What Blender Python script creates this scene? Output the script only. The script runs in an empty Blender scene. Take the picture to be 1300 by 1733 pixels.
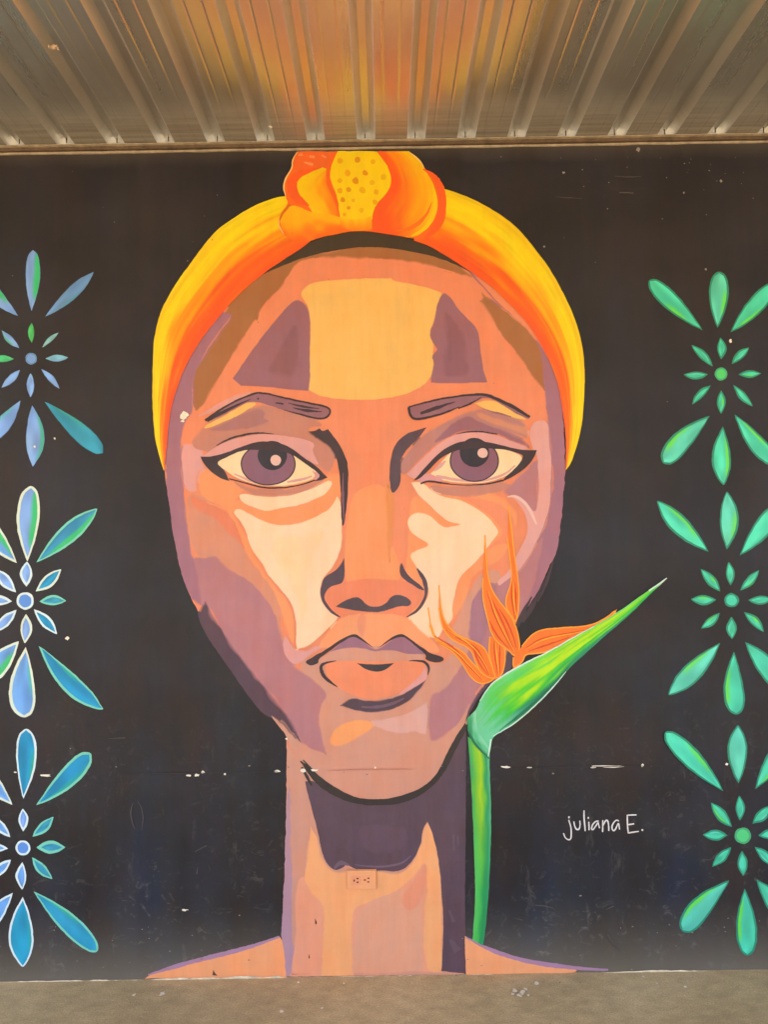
import bpy, math, random
import numpy as np
from mathutils import Vector, Matrix
from mathutils.geometry import tessellate_polygon

R = math.radians
scene = bpy.context.scene
col = scene.collection
random.seed(7)

# ------------------------------------------------------------------ camera, sky, sun, exposure
FPX, PW, PH = 1300.0, 1300.0, 1733.0          # focal length and size of the picture, in photo pixels
PITCH, ROLL, DIST = R(3.85), R(0.92), 2.90    # wall plane is y = 0, the camera stands DIST in front of it
_f = Vector((0, math.cos(PITCH), math.sin(PITCH)))
_u0 = Vector((0, -math.sin(PITCH), math.cos(PITCH)))
_r0 = Vector((1, 0, 0))
_r = _r0 * math.cos(ROLL) - _u0 * math.sin(ROLL)
_u = _r0 * math.sin(ROLL) + _u0 * math.cos(ROLL)

def ray(x, y):
    return _f * FPX + _r * (x - PW / 2) - _u * (y - PH / 2)

d0 = ray(650, 1651)
CAM_Z = -d0.z / d0.y * DIST
CAM = Vector((0, -DIST, CAM_Z))

def wall_xz(x, y):
    d = ray(x, y)
    k = DIST / d.y
    return CAM.x + d.x * k, CAM.z + d.z * k

ROOF_Z = wall_xz(650, 241.5)[1]                  # underside of the roof pans
WALL_TOP = wall_xz(650, 251)[1]
MM = DIST / FPX                                # metres per photo pixel on the wall, roughly

cam_d = bpy.data.cameras.new('camera')
cam_d.sensor_fit = 'VERTICAL'
cam_d.sensor_height = 24.0
cam_d.lens = 24.0 * FPX / PH
cam_d.clip_start, cam_d.clip_end = 0.05, 600
cam = bpy.data.objects.new('camera', cam_d)
m3 = Matrix((_r, _u, -_f)).transposed()
cam.matrix_world = Matrix.Translation(CAM) @ m3.to_4x4()
col.objects.link(cam)
scene.camera = cam

SUN_EL, SUN_AZ = R(57), R(200)                 # azimuth clockwise from +Y: sun is behind the camera
world = bpy.data.worlds.new('World')
scene.world = world
world.use_nodes = True
wn = world.node_tree
bg = wn.nodes['Background']
sky = wn.nodes.new('ShaderNodeTexSky')
sky.sky_type = 'NISHITA'
sky.sun_disc = False
sky.sun_elevation = SUN_EL
sky.sun_rotation = SUN_AZ
sky.air_density, sky.dust_density, sky.ozone_density = 1.0, 3.0, 1.0
wn.links.new(sky.outputs[0], bg.inputs[0])
bg.inputs[1].default_value = 0.15

sun_d = bpy.data.lights.new('sun', 'SUN')
sun_d.energy = 3.2
sun_d.angle = R(0.6)
sun_d.color = (1.0, 0.965, 0.91)
sun = bpy.data.objects.new('sun', sun_d)
sdir = Vector((math.sin(SUN_AZ) * math.cos(SUN_EL), math.cos(SUN_AZ) * math.cos(SUN_EL), math.sin(SUN_EL)))
sun.rotation_euler = sdir.to_track_quat('Z', 'Y').to_euler()
sun.location = (0, -20, 20)
col.objects.link(sun)

vs = scene.view_settings
vs.view_transform = 'Standard'
vs.look = 'None'
vs.gamma = 1.0
vs.use_curve_mapping = False
vs.exposure = 1.86
scene.cycles.max_bounces = 10
scene.cycles.diffuse_bounces = 5
scene.cycles.glossy_bounces = 5

# ------------------------------------------------------------------ helpers
ALB = 0.80                                     # photo brightness -> paint albedo
WB = (0.97, 1.0, 1.10)                         # the light under the roof is a little warm, the pigments a little cooler than they look

def lin(c):
    out = []
    for v in c:
        v = v / 255.0
        out.append(v / 12.92 if v <= 0.04045 else ((v + 0.055) / 1.055) ** 2.4)
    return [min(1.0, a * b) for a, b in zip(out, WB)]

def nodes_of(m):
    m.use_nodes = True
    nt = m.node_tree
    return nt, nt.nodes, nt.links, nt.nodes['Principled BSDF']

def coords(nt, scale, rot=(0, 0, 0)):
    g = nt.nodes.new('ShaderNodeNewGeometry')
    mp = nt.nodes.new('ShaderNodeMapping')
    mp.inputs['Scale'].default_value = scale
    mp.inputs['Rotation'].default_value = rot
    nt.links.new(g.outputs['Position'], mp.inputs['Vector'])
    return mp.outputs[0]

def noise(nt, vec, scale, detail=4, rough=0.55):
    n = nt.nodes.new('ShaderNodeTexNoise')
    n.inputs['Scale'].default_value = scale
    n.inputs['Detail'].default_value = detail
    n.inputs['Roughness'].default_value = rough
    nt.links.new(vec, n.inputs['Vector'])
    return n.outputs['Fac']

def ramp(nt, fac, stops):
    r = nt.nodes.new('ShaderNodeValToRGB')
    e = r.color_ramp.elements
    while len(e) < len(stops):
        e.new(0.5)
    for el, (p, c) in zip(e, stops):
        el.position = p
        el.color = (c, c, c, 1) if isinstance(c, (int, float)) else (*c[:3], 1)
    nt.links.new(fac, r.inputs[0])
    return r.outputs[0]

def mix(nt, fac, a, b, mode='MIX'):
    m = nt.nodes.new('ShaderNodeMix')
    m.data_type = 'RGBA'
    m.blend_type = mode
    for sock, v in ((m.inputs[0], fac), (m.inputs[6], a), (m.inputs[7], b)):
        if hasattr(v, 'is_linked'):
            nt.links.new(v, sock)
        elif isinstance(v, (int, float)):
            sock.default_value = v
        else:
            sock.default_value = (*v[:3], 1)
    return m.outputs[2]

def math_n(nt, op, a, b=0.0):
    m = nt.nodes.new('ShaderNodeMath')
    m.operation = op
    for i, v in enumerate((a, b)):
        if hasattr(v, 'is_linked'):
            nt.links.new(v, m.inputs[i])
        else:
            m.inputs[i].default_value = v
    return m.outputs[0]

def paint_finish(nt, bsdf, base, vary=0.10, ang=18.0):
    """brush strokes, thin and thick spots, drifting tints, a little roller texture"""
    brush = noise(nt, coords(nt, (30, 30, 3.4), (0, R(ang), 0)), 1.0, 5, 0.62)
    cross = noise(nt, coords(nt, (7, 7, 34), (0, R(-ang * .6), 0)), 1.0, 4, 0.6)
    cloud = noise(nt, coords(nt, (1, 1, 1)), 6.5, 4, 0.6)
    tint = noise(nt, coords(nt, (1.3, 1, 0.8), (0, R(ang), 0)), 9.0, 3, 0.55)
    fine = noise(nt, coords(nt, (1, 1, 1)), 170, 2, 0.5)
    v = math_n(nt, 'ADD', math_n(nt, 'MULTIPLY', brush, 0.42), math_n(nt, 'ADD', math_n(nt, 'MULTIPLY', cloud, 0.46), math_n(nt, 'MULTIPLY', cross, 0.12)))
    k = ramp(nt, v, [(0.36, 1.0 - vary), (0.64, 1.0 + vary * 0.7)])
    c = mix(nt, 1.0, base, k, 'MULTIPLY')
    h = ramp(nt, tint, [(0.34, (1.03, 0.955, 0.90)), (0.5, (1, 1, 1)), (0.68, (0.955, 1.0, 1.06))])
    c = mix(nt, 1.0, c, h, 'MULTIPLY')
    dust = ramp(nt, noise(nt, coords(nt, (1, 1, 1)), 2.3, 5, 0.65), [(0.52, 0.0), (0.75, 0.03)])
    c = mix(nt, dust, c, (0.42, 0.34, 0.27))
    nt.links.new(c, bsdf.inputs['Base Color'])
    nt.links.new(ramp(nt, v, [(0.36, 0.60), (0.64, 0.44)]), bsdf.inputs['Roughness'])
    bsdf.inputs['Specular IOR Level'].default_value = 0.33
    b = nt.nodes.new('ShaderNodeBump')
    b.inputs['Strength'].default_value = 0.13
    b.inputs['Distance'].default_value = 0.002
    nt.links.new(math_n(nt, 'ADD', brush, math_n(nt, 'MULTIPLY', fine, 0.7)), b.inputs['Height'])
    nt.links.new(b.outputs[0], bsdf.inputs['Normal'])

def pigment(c):
    return [v * ALB * (0.74 if max(c) < 82 else 0.93 if max(c) < 125 else 1.0) for v in lin(c)]

_paints = {}
def paint(c):
    c = tuple(int(round(v)) for v in c)
    if c not in _paints:
        m = bpy.data.materials.new('paint_%d_%d_%d' % c)
        nt, N, L, bsdf = nodes_of(m)
        rgb = N.new('ShaderNodeRGB')
        rgb.outputs[0].default_value = (*pigment(c), 1)
        paint_finish(nt, bsdf, rgb.outputs[0], 0.15 if max(c) < 125 else 0.085, (18, -28, 40, 5, 62)[sum(c) % 5])
        _paints[c] = m
    return _paints[c]

_grad = []
def blended_paint():
    if not _grad:
        m = bpy.data.materials.new('blended_paint')
        nt, N, L, bsdf = nodes_of(m)
        a = N.new('ShaderNodeAttribute')
        a.attribute_name = 'paint'
        paint_finish(nt, bsdf, a.outputs['Color'], 0.08, 25)
        _grad.append(m)
    return _grad[0]

class Grid:                                     # smooth value noise for edges and brushed gradients
    def __init__(s, seed):
        s.g = np.random.RandomState(seed).rand(64, 64)
    def __call__(s, x, y):
        x0, y0 = math.floor(x), math.floor(y)
        fx, fy = x - x0, y - y0
        fx, fy = fx * fx * (3 - 2 * fx), fy * fy * (3 - 2 * fy)
        g = s.g
        a, b = g[x0 % 64, y0 % 64], g[(x0 + 1) % 64, y0 % 64]
        c, d = g[x0 % 64, (y0 + 1) % 64], g[(x0 + 1) % 64, (y0 + 1) % 64]
        return (a * (1 - fx) + b * fx) * (1 - fy) + (c * (1 - fx) + d * fx) * fy - 0.5
NG = Grid(3)
NH = Grid(11)

def parse(s):
    out = []
    for tok in s.split():
        hard = tok.endswith('!')
        x, y = tok.rstrip('!').split(',')
        out.append((float(x), float(y), hard))
    return out

def chaikin(p, closed, n=2):
    for _ in range(n):
        q = []
        m = len(p)
        for i in range(m):
            if not closed and i in (0, m - 1):
                q.append(p[i]); continue
            if p[i][2]:
                q.append(p[i]); continue
            a, b, c = p[i - 1], p[i], p[(i + 1) % m]
            q.append((b[0] * .75 + a[0] * .25, b[1] * .75 + a[1] * .25, False))
            q.append((b[0] * .75 + c[0] * .25, b[1] * .75 + c[1] * .25, False))
        p = q
    return p

def resample(p, closed, step):
    p = [(a[0], a[1]) for a in p]
    if closed:
        p = p + [p[0]]
    out = []
    for a, b in zip(p[:-1], p[1:]):
        L = math.hypot(b[0] - a[0], b[1] - a[1])
        n = max(1, int(L / step))
        for k in range(n):
            t = k / n
            out.append((a[0] + (b[0] - a[0]) * t, a[1] + (b[1] - a[1]) * t))
    if not closed:
        out.append(p[-1])
    return out

def evenly(p, n):
    p = [(a[0], a[1]) for a in p]
    L = [0]
    for a, b in zip(p[:-1], p[1:]):
        L.append(L[-1] + math.hypot(b[0] - a[0], b[1] - a[1]))
    xs = np.interp(np.linspace(0, L[-1], n), L, [a[0] for a in p])
    ys = np.interp(np.linspace(0, L[-1], n), L, [a[1] for a in p])
    return list(zip(xs, ys))

def wobble(p, amp):
    return [(x + NG(x * .11 + 9, y * .11) * amp * 2 + NH(x * .4, y * .4 + 5) * amp * .8,
             y + NG(x * .11 + 31, y * .11 + 17) * amp * 2 + NH(x * .4 + 21, y * .4) * amp * .8) for x, y in p]

# every coat of paint lies a tenth of a millimetre over the coats beneath it
_coats = []
COAT = 0.00012
def coat_level(p):
    xs = [a[0] for a in p]; ys = [a[1] for a in p]
    bb = (min(xs), min(ys), max(xs), max(ys))
    lv = 1
    for o, l in _coats:
        if l >= lv and bb[0] < o[2] and bb[2] > o[0] and bb[1] < o[3] and bb[3] > o[1]:
            lv = l + 1
    _coats.append((bb, lv))
    return lv

def world_loc(o):
    v = Vector((0, 0, 0))
    while o is not None:
        v += o.location
        o = o.parent
    return v

def mesh_obj(name, verts, faces, mat, parent=None, smooth=False):
    """one mesh object, its origin at the middle of its shape"""
    c = Vector((0, 0, 0))
    for v in verts:
        c += Vector(v)
    c /= len(verts)
    me = bpy.data.meshes.new(name)
    me.from_pydata([tuple(Vector(v) - c) for v in verts], [], faces)
    if mat is not None:
        me.materials.append(mat)
    if smooth:
        for f in me.polygons:
            f.use_smooth = True
    me.update()
    o = bpy.data.objects.new(name, me)
    col.objects.link(o)
    o.parent = parent
    o.location = c - (world_loc(parent) if parent is not None else Vector((0, 0, 0)))
    return o

def thing(name, label, cat, loc, group=None):
    o = bpy.data.objects.new(name, None)
    o.empty_display_size = 0.1
    col.objects.link(o)
    o.location = loc
    tag(o, label, cat, group)
    return o

def tag(o, label, cat, group=None):
    o['label'] = label
    o['category'] = cat
    o['kind'] = 'thing'
    if group:
        o['group'] = group
    return o

def structure(o):
    o['kind'] = 'structure'
    return o

def fill(name, pts2, mat, parent, lv=None):
    """a flat coat of paint inside a closed outline given in photo pixels"""
    if lv is None:
        lv = coat_level(pts2)
    y = -COAT * lv
    w = [wall_xz(*p) for p in pts2]
    tris = tessellate_polygon([[Vector((a, b, 0)) for a, b in w]])
    verts = [(a, y, b) for a, b in w]
    faces = []
    for t in tris:
        a, b, c = [Vector(verts[i]) for i in t]
        n = (b - a).cross(c - a)
        if n.length < 1e-12:
            continue
        faces.append(tuple(t) if n.y < 0 else (t[0], t[2], t[1]))
    return mesh_obj(name, verts, faces, mat, parent)

_under = []                                     # (outline, bounds, colour) of every coat so far, to brush edges into what lies beneath
def inside(poly, x, y):
    X, Y = poly[:, 0], poly[:, 1]
    X2, Y2 = np.roll(X, -1), np.roll(Y, -1)
    c = (Y > y) != (Y2 > y)
    with np.errstate(divide='ignore', invalid='ignore'):
        xi = (X2 - X) * (y - Y) / (Y2 - Y) + X
    return bool(np.count_nonzero(c & (x < xi)) % 2)

def under_colour(x, y, default):
    for poly, bb, c in reversed(_under):
        if bb[0] <= x <= bb[2] and bb[1] <= y <= bb[3] and inside(poly, x, y):
            return c
    return default

def note_coat(p, color):
    a = np.array([(q[0], q[1]) for q in p])
    _under.append((a, (a[:, 0].min(), a[:, 1].min(), a[:, 0].max(), a[:, 1].max()), tuple(color)))

def feathered(name, color, p, parent, soft):
    """a coat whose edge is brushed out into the coat below it over a few millimetres, softer here and crisper there"""
    a = np.array(p)
    area = 0.5 * np.sum(a[:, 0] * np.roll(a[:, 1], -1) - np.roll(a[:, 0], -1) * a[:, 1])
    t = np.roll(a, -2, 0) - np.roll(a, 2, 0)
    t /= np.maximum(1e-6, np.hypot(t[:, 0], t[:, 1]))[:, None]
    nrm = np.stack([-t[:, 1], t[:, 0]], 1) * (1 if area > 0 else -1)      # points inwards
    n = len(a)
    inner, outer, oc = [], [], []
    for i in range(n):
        x, y = a[i]
        d = soft * (0.35 + 1.5 * max(0.0, NG(x * .045 + 3, y * .045 + 40) + .42))
        for _ in range(5):
            q = a[i] + nrm[i] * d
            if inside(a, *q) and np.min(np.hypot(a[:, 0] - q[0], a[:, 1] - q[1])) > d * .72:
                break
            d *= .55
        else:
            q = a[i] + nrm[i] * .15
        inner.append(tuple(q))
        o_ = a[i] - nrm[i] * .5
        outer.append(tuple(o_))
        oc.append(under_colour(*(a[i] - nrm[i] * 2.0), color))
    lv = coat_level(outer)
    verts = [(wall_xz(*q)[0], -COAT * lv, wall_xz(*q)[1]) for q in outer + inner]
    faces = [(i, (i + 1) % n, n + (i + 1) % n, n + i) for i in range(n)]
    for tr in tessellate_polygon([[Vector((v[0], v[2], 0)) for v in verts[n:]]]):
        u, v, w = [Vector(verts[n + i]) for i in tr]
        if (v - u).cross(w - u).length > 1e-12:
            faces.append(tuple(n + i for i in tr))
    fix_facing(verts, faces)
    o = mesh_obj(name, verts, faces, blended_paint(), parent)
    own = pigment(color)
    cols = [pigment(c) for c in oc] + [own] * n
    put_colours(o, cols)
    return o

def put_colours(o, cols):
    at = o.data.color_attributes.new('paint', 'FLOAT_COLOR', 'POINT')
    flat = np.ones((len(cols), 4), np.float32)
    flat[:, :3] = np.array(cols, np.float32)
    at.data.foreach_set('color', flat.ravel())

SOFT = {'skin_patch': 3.0, 'jaw_shadow': 5.0, 'chin_highlight': 2.2, 'cheek_light': 1.3, 'pink_highlight': 2.0, 'paint_smear': 7.0, 'philtrum': 2.6, 'bridge_stroke': 5.0, 'nose_tip': 2.0,
        'brow_highlight': 1.2, 'lip_highlight': 1.6, 'forehead_light': 1.0, 'forehead_shadow': 1.0, 'upper_lip': 1.0, 'lip_shadow': 1.6}
def shape(name, color, s, parent, amp=0.55, label=None):
    p = parse(s) if isinstance(s, str) else s
    if name == 'skin_patch' and amp == .55:
        amp = 1.0
    p = wobble(resample(chaikin(p, True), True, 2.2), amp)
    if name in SOFT:
        o = feathered(name, color, p, parent, SOFT[name])
    else:
        o = fill(name, p, paint(color), parent)
    note_coat(p, color)
    if label:
        o['label'] = label
    return o

def ribbon_geo(s, widths, amp=0.35, step=2.5):
    p = parse(s) if isinstance(s, str) else [(a[0], a[1], False) for a in s]
    q = wobble(resample(chaikin(p, False), False, step), amp)
    n = len(q)
    A, B = [], []
    for i, (x, y) in enumerate(q):
        x0, y0 = q[max(0, i - 1)]; x1, y1 = q[min(n - 1, i + 1)]
        L = math.hypot(x1 - x0, y1 - y0) or 1
        nx, ny = -(y1 - y0) / L, (x1 - x0) / L
        t = i / max(1, n - 1)
        w = np.interp(t, np.linspace(0, 1, len(widths)), widths) * (1 + NH(x * .3, y * .3) * .3) / 2
        A.append((x + nx * w, y + ny * w)); B.append((x - nx * w, y - ny * w))
    return A, B

def stroke(name, color, s, widths, parent, amp=0.35):
    A, B = ribbon_geo(s, widths, amp)
    lv = coat_level(A + B)
    verts, faces = [], []
    for a, b in zip(A, B):
        for q in (a, b):
            X, Z = wall_xz(*q); verts.append((X, -COAT * lv, Z))
    for i in range(len(A) - 1):
        f = (2 * i, 2 * i + 1, 2 * i + 3, 2 * i + 2)
        faces.append(f)
    fix_facing(verts, faces)
    return mesh_obj(name, verts, faces, paint(color), parent)

def fix_facing(verts, faces):
    for i, f in enumerate(faces):
        a, b, c = [Vector(verts[k]) for k in f[:3]]
        if (b - a).cross(c - a).y > 0:
            faces[i] = tuple(reversed(f))

def strokes(name, color, items, parent, stuff=False, joined=False):
    if stuff or joined:
        return joined_strokes(name, color, items, parent, stuff)
    return [stroke(name, color, s, w, parent) for s, w in items][0]

def joined_strokes(name, color, items, parent, stuff=False):
    """several thin lines of one brush joined in one coat"""
    verts, faces, allp = [], [], []
    geo = [ribbon_geo(s, w) for s, w in items]
    for A, B in geo:
        allp += A + B
    lv = coat_level(allp)
    for A, B in geo:
        k = len(verts)
        for a, b in zip(A, B):
            for q in (a, b):
                X, Z = wall_xz(*q); verts.append((X, -COAT * lv, Z))
        for i in range(len(A) - 1):
            faces.append((k + 2 * i, k + 2 * i + 1, k + 2 * i + 3, k + 2 * i + 2))
    fix_facing(verts, faces)
    o = mesh_obj(name, verts, faces, paint(color), parent)
    if stuff:
        o['kind'] = 'stuff'
    return o

def blend(name, a, b, colour, parent, nu=90, nv=20, sm=2):
    """a coat brushed from one edge curve to the other; colour(u, t) gives the mixed paint"""
    A = evenly(chaikin(parse(a), False, sm), nu)
    B = evenly(chaikin(parse(b), False, sm), nu)
    A, B = wobble(A, .4), wobble(B, .4)
    lv = coat_level(A + B)
    verts, cols, faces = [], [], []
    for i in range(nu):
        for j in range(nv):
            t = j / (nv - 1)
            X, Z = wall_xz(A[i][0] * (1 - t) + B[i][0] * t, A[i][1] * (1 - t) + B[i][1] * t)
            verts.append((X, -COAT * lv, Z))
            cols.append([v * ALB for v in lin(colour(i / (nu - 1), t))])
    for i in range(nu - 1):
        for j in range(nv - 1):
            faces.append((i * nv + j, i * nv + j + 1, (i + 1) * nv + j + 1, (i + 1) * nv + j))
    fix_facing(verts, faces)
    o = mesh_obj(name, verts, faces, blended_paint(), parent)
    at = o.data.color_attributes.new('paint', 'FLOAT_COLOR', 'POINT')
    flat = np.ones((len(cols), 4), np.float32)
    flat[:, :3] = np.array(cols, np.float32)
    at.data.foreach_set('color', flat.ravel())
    return o

def stops(t, st):
    ps = [s[0] for s in st]
    return [float(np.interp(t, ps, [s[1][k] for s in st])) for k in range(3)]

def box(verts, faces, x0, x1, y0, y1, z0, z1):
    k = len(verts)
    verts += [(x0, y0, z0), (x1, y0, z0), (x1, y1, z0), (x0, y1, z0), (x0, y0, z1), (x1, y0, z1), (x1, y1, z1), (x0, y1, z1)]
    faces += [tuple(k + i for i in f) for f in ((3, 2, 1, 0), (4, 5, 6, 7), (0, 1, 5, 4), (1, 2, 6, 5), (2, 3, 7, 6), (3, 0, 4, 7))]

# ------------------------------------------------------------------ materials of the setting
def make_pavement():
    m = bpy.data.materials.new('dusty_concrete')
    nt, N, L, bsdf = nodes_of(m)
    big = noise(nt, coords(nt, (1, 1, 1)), 1.7, 6, 0.6)
    mid = noise(nt, coords(nt, (1, 1.6, 1)), 14, 6, 0.65)
    fine = noise(nt, coords(nt, (1, 1, 1)), 190, 3, 0.6)
    c = ramp(nt, big, [(0.3, (0.40, 0.30, 0.165)), (0.52, (0.475, 0.365, 0.205)), (0.72, (0.55, 0.435, 0.26))])
    c = mix(nt, 1.0, c, ramp(nt, mid, [(0.3, 0.80), (0.7, 1.12)]), 'MULTIPLY')
    c = mix(nt, 1.0, c, ramp(nt, fine, [(0.3, 0.70), (0.7, 1.2)]), 'MULTIPLY')
    nt.links.new(c, bsdf.inputs['Base Color'])
    bsdf.inputs['Roughness'].default_value = 0.82
    b = N.new('ShaderNodeBump')
    b.inputs['Strength'].default_value = 0.35
    b.inputs['Distance'].default_value = 0.004
    L.new(math_n(nt, 'ADD', mid, math_n(nt, 'MULTIPLY', fine, 0.5)), b.inputs['Height'])
    L.new(b.outputs[0], bsdf.inputs['Normal'])
    return m

def make_wall_paint():
    """old black wall paint: brown and blue-grey coats, roller marks, scuffs and dust near the ground"""
    m = bpy.data.materials.new('weathered_black_paint')
    nt, N, L, bsdf = nodes_of(m)
    sep = N.new('ShaderNodeSeparateXYZ')
    g = N.new('ShaderNodeNewGeometry')
    L.new(g.outputs['Position'], sep.inputs[0])
    patch = noise(nt, coords(nt, (1.6, 1, 0.9)), 1.9, 5, 0.62)
    brown = [v for v in lin((78, 61, 50))]
    grey = [v for v in lin((68, 67, 68))]
    blue = [v for v in lin((61, 67, 78))]
    c = ramp(nt, patch, [(0.34, [v * ALB for v in brown]), (0.47, [v * ALB for v in lin((67, 60, 57))]), (0.58, [v * ALB for v in grey]), (0.70, [v * ALB for v in blue])])
    # browner towards the top, greyer towards the bottom
    up = N.new('ShaderNodeMapRange')
    L.new(math_n(nt, 'ADD', sep.outputs[2], math_n(nt, 'MULTIPLY', patch, 1.4)), up.inputs[0])
    up.inputs[1].default_value, up.inputs[2].default_value = 1.7, 3.0
    c = mix(nt, math_n(nt, 'MULTIPLY', up.outputs[0], 0.6), c, [v * ALB for v in lin((73, 62, 58))])
    roll = noise(nt, coords(nt, (14, 1, 0.9)), 1.0, 5, 0.65)
    c = mix(nt, 1.0, c, ramp(nt, roll, [(0.3, 0.84), (0.7, 1.16)]), 'MULTIPLY')
    tone = noise(nt, coords(nt, (2.2, 1, 2.6)), 1.3, 3, 0.5)
    c = mix(nt, 1.0, c, ramp(nt, tone, [(0.35, (0.38, 0.39, 0.42)), (0.65, (0.56, 0.575, 0.615))]), 'MULTIPLY')
    hue = noise(nt, coords(nt, (5, 1, 1.6)), 1.6, 4, 0.6)
    c = mix(nt, 1.0, c, ramp(nt, hue, [(0.34, (1.06, 0.96, 0.96)), (0.46, (0.96, 1.0, 1.06)), (0.56, (1.0, 0.96, 1.14)), (0.70, (0.90, 1.0, 1.14))]), 'MULTIPLY')
    # scuffs: thin broken pale marks, thick near the ground
    low = N.new('ShaderNodeMapRange')
    L.new(sep.outputs[2], low.inputs[0])
    low.inputs[1].default_value, low.inputs[2].default_value = 1.1, 0.0
    warp = N.new('ShaderNodeTexNoise')
    warp.inputs['Scale'].default_value = 17
    warp.inputs['Detail'].default_value = 7
    warp.inputs['Roughness'].default_value = 0.72
    warp.inputs['Distortion'].default_value = 1.6
    L.new(coords(nt, (1, 1, 1.3), (0, R(40), 0)), warp.inputs['Vector'])
    where = ramp(nt, noise(nt, coords(nt, (1, 1, 1)), 3.1, 3, 0.6), [(0.42, 0.1), (0.62, 1.0)])
    s1 = math_n(nt, 'MULTIPLY', where, ramp(nt, warp.outputs['Fac'], [(0.56, 0.0), (0.74, 1.0)]))
    s2 = ramp(nt, noise(nt, coords(nt, (1, 1, 0.35), (0, R(-20), 0)), 13, 5, 0.7), [(0.60, 0.0), (0.74, 1.0)])
    sc = math_n(nt, 'MULTIPLY', math_n(nt, 'ADD', s1, math_n(nt, 'MULTIPLY', s2, 0.5)), math_n(nt, 'ADD', math_n(nt, 'MULTIPLY', low.outputs[0], 0.42), 0.02))
    c = mix(nt, sc, c, (0.30, 0.28, 0.25))
    dust = N.new('ShaderNodeMapRange')
    L.new(math_n(nt, 'ADD', sep.outputs[2], math_n(nt, 'MULTIPLY', s1, 0.05)), dust.inputs[0])
    dust.inputs[1].default_value, dust.inputs[2].default_value = 0.30, 0.0
    c = mix(nt, math_n(nt, 'MULTIPLY', math_n(nt, 'POWER', dust.outputs[0], 2.0), 0.38), c, (0.30, 0.26, 0.20))
    # dirt run down from the roof edge
    top = N.new('ShaderNodeMapRange')
    L.new(math_n(nt, 'ADD', sep.outputs[2], math_n(nt, 'MULTIPLY', patch, 0.12)), top.inputs[0])
    top.inputs[1].default_value, top.inputs[2].default_value = WALL_TOP + 0.0, WALL_TOP + 0.08
    c = mix(nt, math_n(nt, 'MULTIPLY', top.outputs[0], 0.30), c, (0.16, 0.125, 0.09))
    L.new(c, bsdf.inputs['Base Color'])
    r = ramp(nt, roll, [(0.3, 0.42), (0.7, 0.6)])
    L.new(r, bsdf.inputs['Roughness'])
    bsdf.inputs['Specular IOR Level'].default_value = 0.22
    fine = noise(nt, coords(nt, (1, 1, 1)), 120, 3, 0.6)
    b = N.new('ShaderNodeBump')
    b.inputs['Strength'].default_value = 0.15
    b.inputs['Distance'].default_value = 0.003
    L.new(math_n(nt, 'ADD', roll, fine), b.inputs['Height'])
    L.new(b.outputs[0], bsdf.inputs['Normal'])
    return m

def make_roof_metal(name, rough, tint, dull_amt):
    m = bpy.data.materials.new(name)
    nt, N, L, bsdf = nodes_of(m)
    streak = noise(nt, coords(nt, (34, 0.5, 34)), 1.0, 2, 0.5)
    blot = noise(nt, coords(nt, (3, 1.2, 3)), 1.6, 5, 0.6)
    c = ramp(nt, streak, [(0.3, [v * .97 for v in tint]), (0.7, [v * 1.02 for v in tint])])
    c = mix(nt, ramp(nt, blot, [(0.45, 0.0), (0.75, 0.30)]), c, (0.36, 0.27, 0.19))
    L.new(c, bsdf.inputs['Base Color'])
    # darker, rougher and less metallic sheets over the last hand's width before the wall
    sep = N.new('ShaderNodeSeparateXYZ')
    g = N.new('ShaderNodeNewGeometry')
    L.new(g.outputs['Position'], sep.inputs[0])
    dull = N.new('ShaderNodeMapRange')
    dull.interpolation_type = 'SMOOTHSTEP'
    wav = noise(nt, coords(nt, (1.5, 6, 1)), 2.0, 4, 0.6)
    L.new(math_n(nt, 'ADD', sep.outputs[1], math_n(nt, 'MULTIPLY', wav, 0.10)), dull.inputs[0])
    dull.inputs[1].default_value, dull.inputs[2].default_value = -0.30, -0.04
    end_tone = ramp(nt, noise(nt, coords(nt, (0.9, 26, 1)), 1.6, 4, 0.6), [(0.38, (0.20, 0.165, 0.125)), (0.62, (0.34, 0.29, 0.23))])
    k = math_n(nt, 'MULTIPLY', dull.outputs[0], dull_amt)
    c = mix(nt, k, c, end_tone)
    L.new(c, bsdf.inputs['Base Color'])
    L.new(math_n(nt, 'SUBTRACT', 0.80, math_n(nt, 'MULTIPLY', k, 0.62)), bsdf.inputs['Metallic'])
    r = ramp(nt, streak, [(0.3, rough * .96), (0.7, rough * 1.05)])
    L.new(math_n(nt, 'ADD', r, math_n(nt, 'MULTIPLY', k, 0.22)), bsdf.inputs['Roughness'])
    return m

def plain(name, rgb, rough=0.6, metal=0.0, vary=0.2, sc=40):
    m = bpy.data.materials.new(name)
    nt, N, L, bsdf = nodes_of(m)
    n = noise(nt, coords(nt, (1, 1, 1)), sc, 5, 0.65)
    c = mix(nt, 1.0, rgb, ramp(nt, n, [(0.3, 1 - vary), (0.7, 1 + vary)]), 'MULTIPLY')
    L.new(c, bsdf.inputs['Base Color'])
    bsdf.inputs['Roughness'].default_value = rough
    bsdf.inputs['Metallic'].default_value = metal
    return m

M_PAVE = make_pavement()
M_WALL = make_wall_paint()
M_ROOF = make_roof_metal('galvanised_pan', 0.28, (0.62, 0.595, 0.545), 0.85)
M_RIB = make_roof_metal('galvanised_rib', 0.31, (0.70, 0.675, 0.625), 0.25)
M_TRIM = plain('rusty_brown_steel', (0.135, 0.085, 0.052), 0.55, 0.2, 0.35, 30)
M_SEAL = plain('dried_sealant', (0.36, 0.28, 0.19), 0.7, 0, 0.3, 30)
M_SCREW = plain('dark_screw_metal', (0.06, 0.05, 0.04), 0.5, 0.6)
M_CHIP = plain('bare_plaster', (0.72, 0.66, 0.56), 0.85, 0, 0.15)
M_TAPE = plain('old_masking_tape', (0.52, 0.36, 0.24), 0.7, 0, 0.25, 90)

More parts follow.
